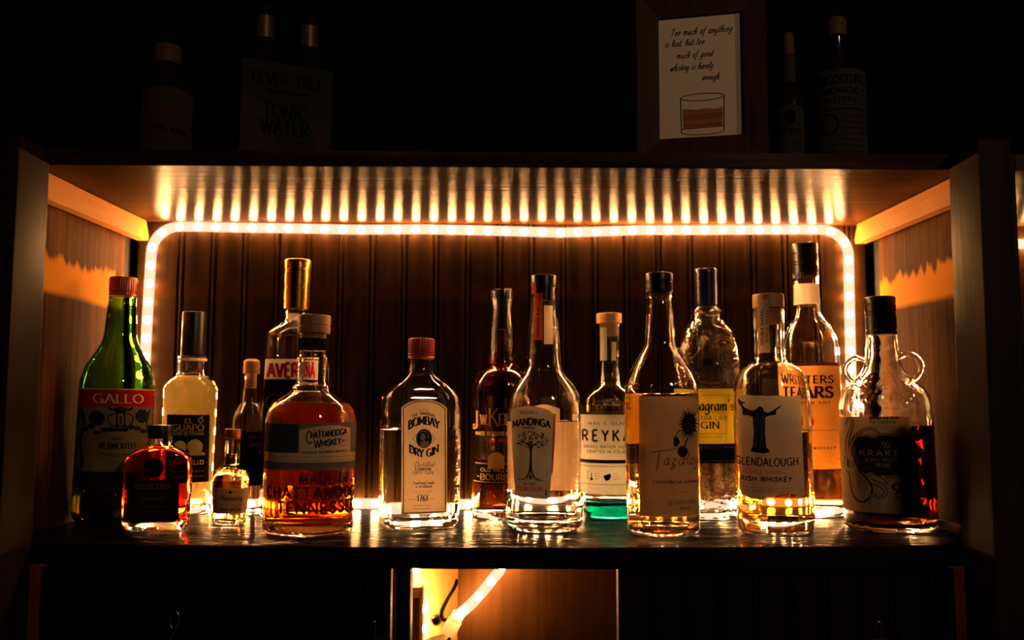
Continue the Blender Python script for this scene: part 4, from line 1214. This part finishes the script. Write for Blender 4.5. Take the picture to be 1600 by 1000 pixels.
# 10 ---- silver rum --------------------------------------------------------------
b = Bottle('rum', 'rum_bottle', 'clear silver rum bottle with tapered tree label and red strip down its neck', wall=3.0, base=14, punt=4)
b.liquid(660, 'water_spirit')
b.cap('stopper', 'black_cap', (), 0.001, plug=16)
lab = b.label(Sheet().poly([(797, 648), (799, 641)] + spl2((799, 641), (810, 636.5), (826, 634.5), (845, 637), (858, 641.5), (866, 647)) + [(860, 760), (858, 777), (855, 780), (809, 778), (805, 775), (800, 710)]), 'label_grey')
s = Sheet().poly([(864, 646), (868.5, 647), (866.5, 690), (863.5, 740), (861.5, 740), (863, 690)])
b.ink(s, 'strip_orange', lab, 1, 'orange_edge')
s = Sheet().text('PEDRO', 826, 648, 5, 27, w=1.0, thin=.5, serif=.14, bend=.15).text('MANDINGA', 830, 669.5, 11.2, 59, w=2.5, bend=.42, gap=.08).text('PANAMA', 826, 670.5, 3.2, 19, w=.8)
rnd = random.Random(3)
for i in range(120):
    a, q = rnd.uniform(0, 6.28), math.sqrt(rnd.uniform(0, 1))
    s.ell(831 + 25 * q * math.cos(a), 688 + 14 * q * math.sin(a), rnd.uniform(.7, 1.9), rnd.uniform(.6, 1.5), 6)
for i in range(16): s.line([(808 + i * 3.1, 692), (808 + i * 3.1, 698 + 7 * rnd.random())], .45)
s.line(spl2((827, 690), (829, 710), (827.5, 735), (823, 748)), 2.2).line(spl2((831, 690), (830, 712), (831, 735), (835, 748)), 2.0).line([(829, 700), (829, 750)], 1.8)
for dx in (-20, -14, -8, -3, 3, 9, 15, 20): s.line(spl2((829 + dx * .2, 744), (829 + dx * .55, 749), (829 + dx, 751 + 2 * rnd.random())), .9)
s.line(spl2((829, 700), (820, 692), (812, 690)), 1.2).line(spl2((829, 700), (840, 692), (850, 690)), 1.2)
s.text('SILVER', 827, 758.5, 3.2, 19, w=.7).script_line(810, 846, 775, 2, .5, 2).rect(852, 765, 854, 775)
b.ink(s, 'ink_black', lab, 1)
s = Sheet().text('RON RUM', 828, 769, 8, 39, w=1.5); b.ink(s, 'ink_orange', lab, 1, 'orange_lettering')
b.label(Sheet().poly([(820, 776), (820, 640)] + spl2((820, 640), (850, 633), (878, 640)) + [(878, 776)]), 'label_rear', 'back_label', back=True)
lab = b.label(Sheet().poly([(830.5, 431.8), (837.5, 431.8), (837.5, 449.5), (847.5, 449.5), (847.5, 527), (834.5, 527), (834.5, 449.5), (830.5, 449.5)]), 'strip_orange', 'neck_strip', off=.0006)
lab['label'] = 'red orange paper strip'
s = Sheet().text('MANDINGA RUM', 840.5, 498, 4.2, 48, w=.9, vertical=True)
s.lay('lettering', 'ink_black', lab, b.place(), 0.0008)
b.label(Sheet().rect(850, 470, 864, 534), 'label_tan', 'seal_strip')

# 11 ---- vodka ---------------------------------------------------------------------
b = Bottle('vodka', 'vodka_bottle', 'vodka bottle with pale cork top, white label and teal base between two taller bottles', glass='teal_glass', wall=2.8, base=21, punt=3)
b.liquid(634, 'water_spirit')
b.cap('cork_stopper', 'cork', (), 0.0012, plug=16)
MB().lathe([(.0005, .0035), (.032, .0025), (.0385, .0035), (.0405, .006), (.0405, .0195), (.0005, .0195)], 48).build('teal_base', 'teal_tint', b.root, smooth=50)
lab = b.label(Sheet().poly(b.band(648, 773, .97, .97)), 'label_white')
s = Sheet().text('WAS A ISLAND', 952, 664, 4.2, 66, w=.6, gap=.3).text('REYKA', 947, 689.5, 17, 76, w=3.0, gap=.42)
s.text('SMALL BATCH VODKA', 951, 700.5, 4.4, 78, w=.65, gap=.25).text('CRAFTED IN ICELAND', 951, 708.5, 4.4, 68, w=.65, gap=.25)
s.poly(b.band(719, 724.5, .96, .96)).poly(b.band(728.8, 729.4, .96, .96)).poly(b.band(757.2, 757.8, .96, .96))
s.line([(918, 751), (918, 738), (921, 738)], .6).line([(924.5, 740), (924.5, 748)], 1.2).ell(924.5, 749.5, 2.2, 2.2).poly([(943, 744), (948, 742), (953, 740), (955, 744), (952, 750), (947, 752), (944, 748)])
for i in range(3): s.script_line(929, 937, 741 + i * 4, 1.8, .4, i).script_line(958, 968, 741 + i * 4, 1.8, .4, i + 5)
b.ink(s, 'ink_black', lab, 1)
b.label(Sheet().rect(937.5, 507, 948, 561), 'label_white', 'neck_strip')
b.label(Sheet().rect(955.5, 531, 962.5, 561), 'label_orange_cream', 'seal_strip')

# 12 ---- sunflower whiskey -----------------------------------------------------------
b = Bottle('sunflower', 'whiskey_bottle', 'slim necked whiskey bottle with black cap and tan label showing a dark sunflower', wall=2.6, base=9, punt=5)
b.liquid(615, 'light_whiskey')
b.cap('screw_cap', 'black_cap', (0.10, 0.42, 0.55), 0.0022)
lab = b.label(Sheet().poly([(998, 619), (1088.5, 619), (1093, 808), (1000, 808)]), 'label_buff')
s = Sheet()
rnd = random.Random(9)
s.ell(1076, 663, 10, 15)
for i in range(26):
    a = 2 * math.pi * i / 26
    s.poly([(1076 + 9 * math.cos(a - .16), 663 + 14 * math.sin(a - .16)), (1076 + (15 + 5 * rnd.random()) * math.cos(a), 663 + (24 + 8 * rnd.random()) * math.sin(a)), (1076 + 9 * math.cos(a + .16), 663 + 14 * math.sin(a + .16))])
s.line(spl2((1074, 685), (1069, 698), (1066, 712)), 2.2).poly([(1052, 686), (1058, 682), (1062, 692), (1057, 699), (1052, 696)]).ell(1066, 706, 8, 9)
s.line(spl2((1055, 690), (1053, 684), (1062, 672)), 1.5)
b.ink(s, 'ink_black', lab, 1, 'sunflower_picture')
s = Sheet()
s.line(spl2((1017, 708), (1030, 705), (1046, 703.5), (1056, 701)), 1.1).line(spl2((1031, 705), (1029, 720), (1026, 736)), 1.2)
s.text('aza', 1052, 727, 18, 32, w=1.1, slant=.2).text('Ray', 1078, 727, 20, 24, w=1.1, slant=.15)
s.text('Spirits Distilled from Sunflowers', 1055, 755.5, 5.4, 70, w=.75, slant=.15).script_line(1062, 1080, 770, 2.4, .5, 2)
s.text('GLUTEN FREE', 1066, 788.5, 5.6, 44, w=.7, thin=.5, serif=.1).text('PROOF', 1071, 797.5, 4.4, 18, w=.6)
b.ink(s, 'ink_black', lab, 1)

# 13 ---- bumpy gin -------------------------------------------------------------------
b = Bottle('extra_gin', 'gin_bottle', 'bumpy glass gin bottle with bulging shoulders, bright yellow label and dark blue band', glass='hammered_glass', wall=3.0, base=9, punt=3)
b.liquid(608, 'water_spirit')
b.cap('screw_cap', 'navy_cap', (0.06, 0.5, 0.62, 0.74, 0.86), 0.0015)
lab = b.label(Sheet().poly(b.band(607, 694, .98, .98)), 'label_yellow')
s = Sheet().text('Seagram\'s', 1111, 641, 17, 70, w=2.7, thin=.9, nib=35, gap=.07).text('GIN', 1109.5, 669.5, 10.2, 28, w=2.0, thin=.8, serif=.14)
s.script_line(1083, 1137, 678.5, 3.0, .5, 5).script_line(1088, 1132, 684, 3.0, .5, 6)
b.ink(s, 'ink_black', lab, 1)
s = Sheet().text('EXTRA DRY', 1109, 657, 6.8, 54, w=.9, thin=.5, serif=.1).script_line(1085, 1142, 618, 2.6, .5, 9)
b.ink(s, 'ink_brown', lab, 1, 'brown_lettering')
lab = b.label(Sheet().poly(b.band(694.5, 724.5, .98, .98)), 'label_navy', 'blue_band')
s = Sheet().script_line(1070, 1150, 700.5, 2.6, .5, 11).script_line(1072, 1150, 721.5, 2.2, .4, 12)
b.ink(s, 'ink_gold', lab, 1)
s = Sheet().rect(1099, 559, 1114, 570).line([(1083, 572), (1096, 571)], 2.0).line([(1117, 571), (1131, 571)], 2.0)
b.ink(s, 'ink_navy', b.root, 0, 'shoulder_mark')

# 14 ---- irish whiskey ---------------------------------------------------------------
b = Bottle('irish', 'whiskey_bottle', 'round shouldered whiskey bottle with wooden stopper and torn edged label of a dark robed figure', wall=3.2, base=15, punt=4)
b.liquid(676, 'pale_whiskey')
b.cap('stopper', 'stopper_wood', (), 0.0016, plug=18)
rnd = random.Random(4)
top = [(1149 + i * 5, 617 + rnd.uniform(-1.2, 1.2) + (1.5 if i > 8 else 0)) for i in range(20)]
bot = [(1255 - i * 5, 776 - 5.5 * math.sin(i * .33) * (i % 9 > 2) + rnd.uniform(-1.2, 1.2)) for i in range(20)]
lab = b.label(Sheet().poly([(1151.5, 616)] + top[2:] + [(1249.5, 618), (1252, 690), (1256, 775)] + bot[1:] + [(1157, 768)]), 'label_grey')
s = Sheet().poly([(1154, 621), (1158, 625.5), (1166.5, 629.5), (1160, 631), (1164, 636), (1172, 640), (1180, 641), (1184, 637), (1188.5, 634), (1192.5, 637), (1194, 642), (1200, 645), (1206, 642), (1212, 638), (1221.5, 632), (1217.5, 637.5), (1213, 640.5), (1212, 648), (1200, 650), (1196, 652), (1196, 680), (1198, 699), (1203.5, 706), (1195, 709), (1185, 708), (1174, 706.5), (1177.5, 695), (1179, 675), (1177, 652), (1170, 649), (1161, 648.5), (1161, 640), (1158, 634), (1154, 630)])
s.text('GLENDALOUGH', 1198, 727, 12, 95, w=1.9, bend=-.12, gap=.16).text('IRISH WHISKEY', 1196, 752.5, 7, 80, w=1.6, gap=.2)
s.script_line(1162, 1232, 763.5, 2.4, .45, 1).script_line(1162, 1232, 768.5, 2.4, .45, 2)
b.ink(s, 'ink_black', lab, 1)
s = Sheet().text('DOUBLE BARREL', 1194, 741, 5.2, 64, w=.9, gap=.3); b.ink(s, 'ink_orange', lab, 1, 'orange_lettering')
s = Sheet()
for x, y0, y1 in ((1184, 645, 700), (1189, 650, 704), (1192, 644, 690), (1181, 655, 700)): s.line(spl2((x, y0), (x + 1.5, (y0 + y1) / 2), (x - 1, y1)), .6)
b.ink(s, 'ink_grey', lab, 2, 'robe_folds')
s = Sheet().text('GLENDALOUGH', 1198, 586, 6.5, 72, w=1.1, bend=.5, gap=.2).text('DISTILLERY', 1196, 598, 7, 64, w=1.1, bend=.25, gap=.25).text('STAND APART', 1199, 796.5, 6.5, 78, w=1.1, bend=-.3, gap=.3)
s.lay('raised_lettering', 'clear_glass', b.root, b.place(), 0.0008, 0.0007)
lab = b.label(Sheet().poly([(1183, 460.5), (1200, 460.5), (1203, 547), (1186, 548)]), 'label_buff', 'neck_strip', off=.0006)
s = Sheet().text('SINGLE GRAIN', 1198.5, 505, 3.6, 52, w=.7, vertical=True).text('DOUBLE BARREL', 1191, 505, 4, 60, w=.8, vertical=True)
s.lay('lettering', 'ink_black', lab, b.place(), 0.0008)

# 15 ---- copper pot whiskey ---------------------------------------------------------------
b = Bottle('copper', 'whiskey_bottle', 'tallest whiskey bottle on the right with glowing orange label and black cap', wall=2.6, base=11, punt=4)
b.liquid(566, 'pale_whiskey')
b.cap('screw_cap', 'black_cap', (0.05, 0.33, 0.42, 0.68), 0.0022)
s = Sheet().text('WRITERS', 1254.5, 425, 8, 40, w=1.2, thin=.6, serif=.12); b.ink(s, 'ink_grey', b.root, 0, 'cap_lettering')
b.label(Sheet().poly(b.band(435.5, 469, .985, .985)), 'label_cream', 'neck_label')
lab = b.label(Sheet().poly(b.band(570.5, 733, .985, .985)), 'label_orange_cream')
s = Sheet().text('WRITERS', 1263, 598, 11.5, 75, w=2.6, thin=1.5, serif=.15, gap=.22).text('TEARS', 1263.5, 621, 17, 73, w=4.6, thin=2.2, serif=.13, gap=.12).text('COPPER POT', 1266, 631, 3.6, 60, w=.9, thin=.6, serif=.1, gap=.4)
s.text('IRISH WHISKEY', 1275, 702.5, 4.4, 58, w=.8, thin=.5, serif=.1, gap=.4).script_line(1242, 1260, 720, 2, .45, 2).script_line(1306, 1318, 718, 2, .45, 3).rect(1242, 672, 1306, 672.5)
b.ink(s, 'ink_black', lab, 1)
s = Sheet().poly([(1266, 645), (1268.5, 651)] + arc(1267, 659.5, 4.4, -6.2, 40, -220, 12) + [(1264, 651)]); b.ink(s, 'ink_red', lab, 1, 'teardrop')

# 16 ---- spiced rum with two handles -----------------------------------------------------------
b = Bottle('spiced', 'rum_bottle', 'black spiced rum bottle with two small ring handles at its neck, rightmost on the shelf', glass='spiced_glass', wall=3.4, base=10, punt=6)
b.liquid(667, 'spiced_rum')
b.cap('screw_cap', 'black_cap', (0.12, 0.5, 0.58, 0.8), 0.002, knurl=0)
for side, rr_, top_y in ((-1, .0150, .2055), (1, .0165, .2085)):
    th = R(-8) if side > 0 else R(-8)
    ca, sa = math.cos(th), math.sin(th)
    xn = .0185
    pts = [(xn, top_y), (xn + .010, top_y + .0045), (xn + .020, top_y + .001), (xn + .0262, top_y - .009), (xn + .0235, top_y - .020), (xn + .0150, top_y - .0285), (xn + .0085, top_y - .033)]
    pts = catmull3([(side * x * ca, side * x * sa, z) for x, z in pts], 6)
    MB().tube(pts, .0032, 14).build('ring_handle', 'clear_glass', b.root, smooth=60)
labpoly = b.band(651, 802, .985, .50)
lab = b.label(Sheet().poly(labpoly), 'label_dun')
plq = spl2((1340, 700), (1338, 690), (1344, 683), (1356, 682), (1366, 684), (1378, 680.5), (1392, 680.5), (1404, 684), (1416, 681.5), (1424, 684), (1427, 692), (1431, 700), (1432, 711), (1428, 720), (1426, 733), (1418, 741), (1404, 739), (1392, 743), (1376, 742.5), (1364, 738.5), (1352, 740), (1345, 733), (1344, 722), (1340, 712), (1340, 700))
s = Sheet().poly(plq[:-1]); b.ink(s, 'ink_black', lab, 3, 'plaque')
s = Sheet().line([(1384 + (x - 1384) * 1.05, 711 + (y - 711) * 1.08) for x, y in plq], 1.1, True); b.ink(s, 'ink_black', lab, 2, 'plaque_outline')
s = Sheet().text('The', 1381, 700, 8.5, 15, w=.6, slant=.5).text('KRAKEN', 1381, 712.5, 9, 70, w=1.3, gap=.34).text('BLACK SPICED', 1378, 721, 4.4, 48, w=.6, gap=.3).text('RUM', 1381, 730, 6, 19, w=.8, gap=.25)
s.script_line(1350, 1366, 733, 2.2, .4, 1).script_line(1400, 1414, 733, 2.2, .4, 2)
b.ink(s, 'ink_faint', lab, 4)
s = Sheet().text('KRAKEN AND SONS', 1381, 654.5, 3.6, 42, w=1.3).text('Sea Creatures', 1379, 661, 5.4, 38, w=1.1, thin=.5, nib=35).script_line(1360, 1398, 666, 2.2, .5, 3).script_line(1366, 1390, 669.5, 1.8, .4, 4)
s.text('94', 1409, 773, 18, 31, w=4.8, thin=1.4).text('PROOF', 1411, 780, 4, 25, w=.9)
for i, y in enumerate((788, 792, 796, 800)): s.script_line(1384, 1428, y, 2.0, .4, 20 + i)
b.ink(s, 'ink_black', lab, 1)
oct_ = Sheet()
oct_.poly(spl2((1333, 716), (1340, 722), (1346, 737), (1358, 748), (1366, 762), (1364, 776), (1354, 787), (1342, 786), (1334, 774), (1331, 755), (1328, 735), (1327, 720))) 
T1 = [((1332, 722), (1327, 705), (1328, 685), (1334, 668), (1334, 657), (1327, 655), (1324, 664)), ((1336, 722), (1331, 705), (1337, 688), (1346, 676), (1358, 670), (1370, 672), (1377, 683)), ((1356, 744), (1368, 738), (1380, 744), (1386, 752), (1378, 758), (1366, 752)), ((1362, 752), (1376, 758), (1385, 768), (1376, 778), (1364, 774), (1360, 790)), ((1330, 740), (1325, 730), (1326, 715), (1332, 704))]
for t in T1: oct_.line(spl2(*t), 7.0, taper=(1.1, .45))
b.ink(oct_, 'ink_black', lab, 1, 'octopus_outline')
oct2 = Sheet()
oct2.poly(spl2((1334, 720), (1340, 727), (1345, 739), (1356, 750), (1363, 763), (1361.5, 774), (1353, 784), (1343, 783), (1336, 772), (1333, 755), (1330, 736), (1330, 724)))
for t in T1: oct2.line(spl2(*t), 4.2, taper=(1.1, .35))
b.ink(oct2, 'ink_faint', lab, 2, 'octopus_picture')
oc = Sheet()
for i in range(6): oc.line(spl2((1338 + i * 1.6, 735 + i * 2), (1343 + i * 2.4, 752), (1345 + i * 2.8, 772 - i)), .5)
oc.ring(1333.5, 728, 2.4, 3.4, .9)
oc.ring(1327.5, 730, 1.8, 3.0, .8)
b.ink(oc, 'ink_black', lab, 3, 'octopus_shading')
s = Sheet().text('The', 1376, 607, 9, 18, w=1.3, slant=.4).text('KRAKEN', 1374, 629, 13, 84, w=2.4, gap=.3, bend=.12)
s.lay('raised_lettering', 'clear_glass', b.root, b.place(), 0.0016, 0.0014)
s = Sheet().text('KRAKEN', 1381, 512, 5.5, 28, w=.8, gap=.3); b.ink(s, 'ink_grey', b.root, 0, 'cap_lettering')

# ------------------------------------------------------------------ things standing on top of the cabinet
ZT = 0.4352
def on_top(name, label, cat, x, y, rz=0.0, group=None):
    return thing(name, label, cat, (x, y, ZT), (0, 0, rz), group)
def cyl_place(r):
    return lambda x, y, off: ((r(y) + off) * math.sin(x / r(y)), -(r(y) + off) * math.cos(x / r(y)), -y)
t = on_top('mixer_bottle', 'dark mixer bottle with tan cap standing above the left end of the lit shelf', 'bottle', -0.4115, 0.070, R(23))
MB().lathe([(0.0005, 0), (.033, 0), (.0358, .003), (.0362, .02), (.0362, .083), (.034, .093), (.026, .104), (.0165, .112), (.0142, .116), (.0142, .124), (.0005, .124)], 48).build('glass', 'dark_glass', t, smooth=45)
MB().lathe([(0.0005, .1232), (.0160, .1232), (.0162, .1260), (.0162, .1430), (.0152, .1452), (.0005, .1455)], 40).build('screw_cap', 'tan_cap', t, smooth=40)
pl = cyl_place(lambda y: .0362)
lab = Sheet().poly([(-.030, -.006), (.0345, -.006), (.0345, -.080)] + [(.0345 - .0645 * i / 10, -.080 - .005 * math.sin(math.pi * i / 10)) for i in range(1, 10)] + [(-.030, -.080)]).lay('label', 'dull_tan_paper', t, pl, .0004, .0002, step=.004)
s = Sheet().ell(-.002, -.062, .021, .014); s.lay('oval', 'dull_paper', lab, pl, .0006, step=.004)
s = Sheet().text('Chugs', -.002, -.057, .012, .032, w=.0016, slant=.2); s.lay('lettering', 'ink_dull_red', lab, pl, .0008, step=.004)
s = Sheet().text('TONIC WATER', .004, -.031, .0058, .040, w=.0012, rise=-.16); s.lay('lettering', 'ink_matt', lab, pl, .0008, step=.004)
s = Sheet().script_line(-.020, .028, -.022, .002, .0004, 3).script_line(-.020, .028, -.016, .002, .0004, 4); s.lay('small_print', 'ink_matt', lab, pl, .0008, step=.004)

ct = on_top('bottle_carton', 'tonic water bottle carton with two bottle necks sticking out of its open top', 'carton', -0.3125, 0.040, R(24.2))
W_, D_, H_ = .1085, .070, .1215
m = MB()
for x0, x1, y0, y1 in ((0, W_, 0, .0008), (0, W_, D_ - .0008, D_), (0, .0008, .0008, D_ - .0008), (W_ - .0008, W_, .0008, D_ - .0008)):
    m.box(x0, x1, y0, y1, 0, H_ if y1 < .001 or y0 > .06 else H_ - .030)
m.box(0, W_, 0, D_, 0, .0008)
m.build('carton_body', 'carton_blue', ct)
cp = lambda x, y, off: (x, -off, -y)
s = Sheet().poly([(.001, -.001), (.001, -.080), (.034, -.070), (.040, -.030), (.060, -.001)]).poly([(.080, -.055), (.1075, -.062), (.1075, -.030), (.092, -.018)])
s.lay('tan_print', 'carton_tan', ct, cp, .0002)
s = Sheet().text('FEVER-TREE', .055, -.094, .014, .084, w=.0020, thin=.0012, serif=.1).text('PREMIUM INDIAN', .055, -.084, .0045, .05, w=.0007)
s.text('TONIC', .052, -.055, .0165, .052, w=.0026, thin=.0012, serif=.1).text('WATER', .052, -.035, .0165, .056, w=.0026, thin=.0012, serif=.1)
s.script_line(.028, .080, -.026, .002, .0004, 1).script_line(.028, .080, -.020, .002, .0004, 2)
s.lay('lettering', 'ink_matt', ct, cp, .0004)
def tonic(x, y, z1, label):
    t = on_top('tonic_bottle', label, 'bottle', x, y, 0, 'tonic bottles in the carton')
    h = z1
    MB().lathe([(.0005, .0012), (.022, .0012), (.0235, .004), (.0235, h - .085), (.019, h - .066), (.0125, h - .048), (.0108, h - .030), (.0105, h - .010), (.0115, h - .008), (.0115, h - .003), (.0005, h - .002)], 36).build('glass', 'dark_glass', t, smooth=45)
    MB().lathe([(.0110, h - .046), (.0118, h - .046), (.0112, h - .012), (.0106, h - .012)], 32).build('gold_foil', 'dull_foil', t, smooth=50)
    n = 42
    rs = []
    for r, z in ((.0118, h - .0075), (.0150, h - .0070), (.0128, h - .003), (.0115, h - .0006), (.0005, h)):
        rs.append([((r * (1 - .05 * (j % 2) * (r > .0125))) * math.cos(2 * math.pi * j / n), (r * (1 - .05 * (j % 2) * (r > .0125))) * math.sin(2 * math.pi * j / n), z) for j in range(n)])
    MB().rings(rs).build('crown_cap', 'steel', t, smooth=40)
tonic(-.2973, .0796, .1985, 'gold necked tonic bottle in the carton, the taller looking left one')
tonic(-.2480, .1010, .1950, 'gold necked tonic bottle in the carton, the right one')

fr = on_top('picture_frame', 'wooden picture frame with a handwritten whiskey quote standing on top of the cabinet', 'picture frame', 0.2315, 0.0475, R(-13.5 * -1) * -1)
FW, FH, FB = .1500, .2200, .0270
PW, PH = .0985, .1500
px0, px1 = -.0495, .0490
pz0, pz1 = .0300, .1790
m = MB()
rails = (((-.075, .0), (.075, .0), (px1, pz0), (px0, pz0)), ((-.075, pz1 + .034), (px0, pz1), (px1, pz1), (.075, pz1 + .034)), ((-.075, 0), (px0, pz0), (px0, pz1), (-.075, pz1 + .034)), ((.075, 0), (.075, pz1 + .034), (px1, pz1), (px1, pz0)))
for q in rails:
    o_in = [(x, -.003 if (abs(x) < .06) else -.008, z) for x, z in q]
    m2 = MB()
    fr_ = [(x, -.010 if abs(x) > .06 else -.0045, z) for x, z in q]
    bk_ = [(x, .008, z) for x, z in q]
    m2.add(fr_ + bk_, [(0, 1, 2, 3), (7, 6, 5, 4), (0, 4, 5, 1), (1, 5, 6, 2), (2, 6, 7, 3), (3, 7, 4, 0)])
    m2.build('frame_rail', 'frame_wood', fr)
MB().box(px0 - .003, px1 + .003, .0005, .003, pz0 - .003, pz1 + .003).build('print', 'print_paper', fr)
MB().box(-.02, .02, .0085, .0105, .001, .15).add([], []).build('easel_back', 'frame_wood', fr)
pr = bpy.data.objects[fr.children[-2].name] if len(fr.children) > 1 else fr
fp = lambda x, y, off: (x, .0005 - off, -y)
def upright(name, sheet, m, off): return sheet.lay(name, m, pr, fp, off, step=.02)
upright('paper_edge', Sheet().rect(.0400, -pz0, px1, -pz1), 'print_edge', .0001)
s = Sheet()
hw = dict(w=.00085, slant=.35)
s.text('Too much of anything', .000, -.1570, .0082, .072, **hw).text('is bad, but too', -.0195, -.1440, .0078, .046, **hw).text('much of good', -.0080, -.1285, .0080, .042, **hw).text('whiskey is barely', -.0115, -.1140, .0080, .050, **hw).text('enough.', .0115, -.1000, .0078, .021, **hw)
upright('handwriting', s, 'ink_matt', .0003)
s = Sheet().poly([(-.0225, -.0660)] + [(-.0225 + .047 * i / 8, -.0650 - .0008 * math.sin(i * 1.7)) for i in range(1, 8)] + [(.0245, -.0660), (.0240, -.0420), (-.0215, -.0420)])
upright('whiskey_picture', s, 'whiskey_wash', .0002)
s = Sheet().poly([(-.0218, -.0590), (.0240, -.0600), (.0236, -.0530), (-.0215, -.0520)]).poly([(-.0215, -.0465), (.0238, -.0475), (.0236, -.0440), (-.0212, -.0435)])
upright('whiskey_shading', s, 'whiskey_wash_dark', .0003)
s = Sheet().line([(-.0245, -.0790), (-.0238, -.0375)], .0009).line([(.0262, -.0800), (.0255, -.0385)], .0009)
for cyy, a0, a1 in ((-.0795, 0, 360), (-.0380, 0, 180)):
    s.line([(.0009 + .0253 * math.cos(R(a0 + (a1 - a0) * i / 30)), cyy + .0042 * math.sin(R(a0 + (a1 - a0) * i / 30))) for i in range(31)], .0007)
s.line([(-.0235, -.0415), (.0250, -.0428)], .0005)
upright('tumbler_drawing', s, 'ink_matt', .0004)

t = on_top('bitters_bottle', 'small dark bitters bottle with pale collar just right of the picture frame', 'bottle', 0.343, 0.070, R(-18))
MB().lathe([(.0005, 0), (.0165, 0), (.0178, .002), (.0178, .078), (.0165, .088), (.0100, .098), (.0074, .104), (.0074, .139), (.0005, .139)], 40).build('glass', 'dark_glass', t, smooth=45)
MB().lathe([(.0076, .1042), (.0082, .1042), (.0080, .1380), (.0076, .1380)], 32).build('collar', 'dull_paper', t, smooth=50)
MB().lathe([(.0005, .1392), (.0072, .1392), (.0074, .141), (.0068, .163), (.0058, .1665), (.0005, .167)], 32).build('cap', 'tan_cap', t, smooth=45)
pl2 = cyl_place(lambda y: .0178)
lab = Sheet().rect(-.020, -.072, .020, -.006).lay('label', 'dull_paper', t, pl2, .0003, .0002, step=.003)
s = Sheet().ell(0, -.058, .007, .009).text('BITTERS', 0, -.036, .007, .026, w=.0011).script_line(-.013, .013, -.026, .002, .0004, 1).script_line(-.013, .013, -.018, .002, .0004, 2)
s.lay('lettering', 'ink_matt', lab, pl2, .0006, step=.003)

t = on_top('bitters_bottle', 'bitters bottle wrapped in an oversized pale paper label, rightmost on top of the cabinet', 'bottle', 0.402, 0.070, R(-21))
MB().lathe([(.0005, 0), (.0285, 0), (.0305, .003), (.0305, .082), (.028, .094), (.018, .106), (.0115, .116), (.0105, .160), (.0112, .163), (.0005, .163)], 44).build('glass', 'dark_glass', t, smooth=45)
MB().lathe([(.0005, .1632), (.0122, .1632), (.0124, .166), (.0124, .182), (.0112, .185), (.0005, .185)], 36).build('cap', 'tan_cap', t, smooth=40)
m = MB(); m.lathe([(.0318, .0015), (.0325, .0015), (.0325, .1120), (.0318, .1120)], 56, cap0=False, cap1=False)
n_ = 56
m.f += [(3 * n_ + j, 3 * n_ + (j + 1) % n_, (j + 1) % n_, j) for j in range(n_)]
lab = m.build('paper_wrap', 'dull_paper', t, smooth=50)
pl3 = cyl_place(lambda y: .0325)
s = Sheet().text('ANGOSTURA', .004, -.094, .0095, .060, w=.0016, thin=.0009, serif=.1).text('AROMATIC', .004, -.082, .007, .044, w=.0011).text('BITTERS', .004, -.071, .006, .036, w=.0010)
s.rect(-.030, -.0640, .038, -.0625).rect(-.030, -.1050, .038, -.1042).ring(-.010, -.046, .010, .012, .0018)
for i in range(7): s.script_line(-.012 if i > 3 else .006, .034, -.054 + i * .007, .003, .0006, i)
s.lay('lettering', 'ink_matt', lab, pl3, .0004, step=.004)
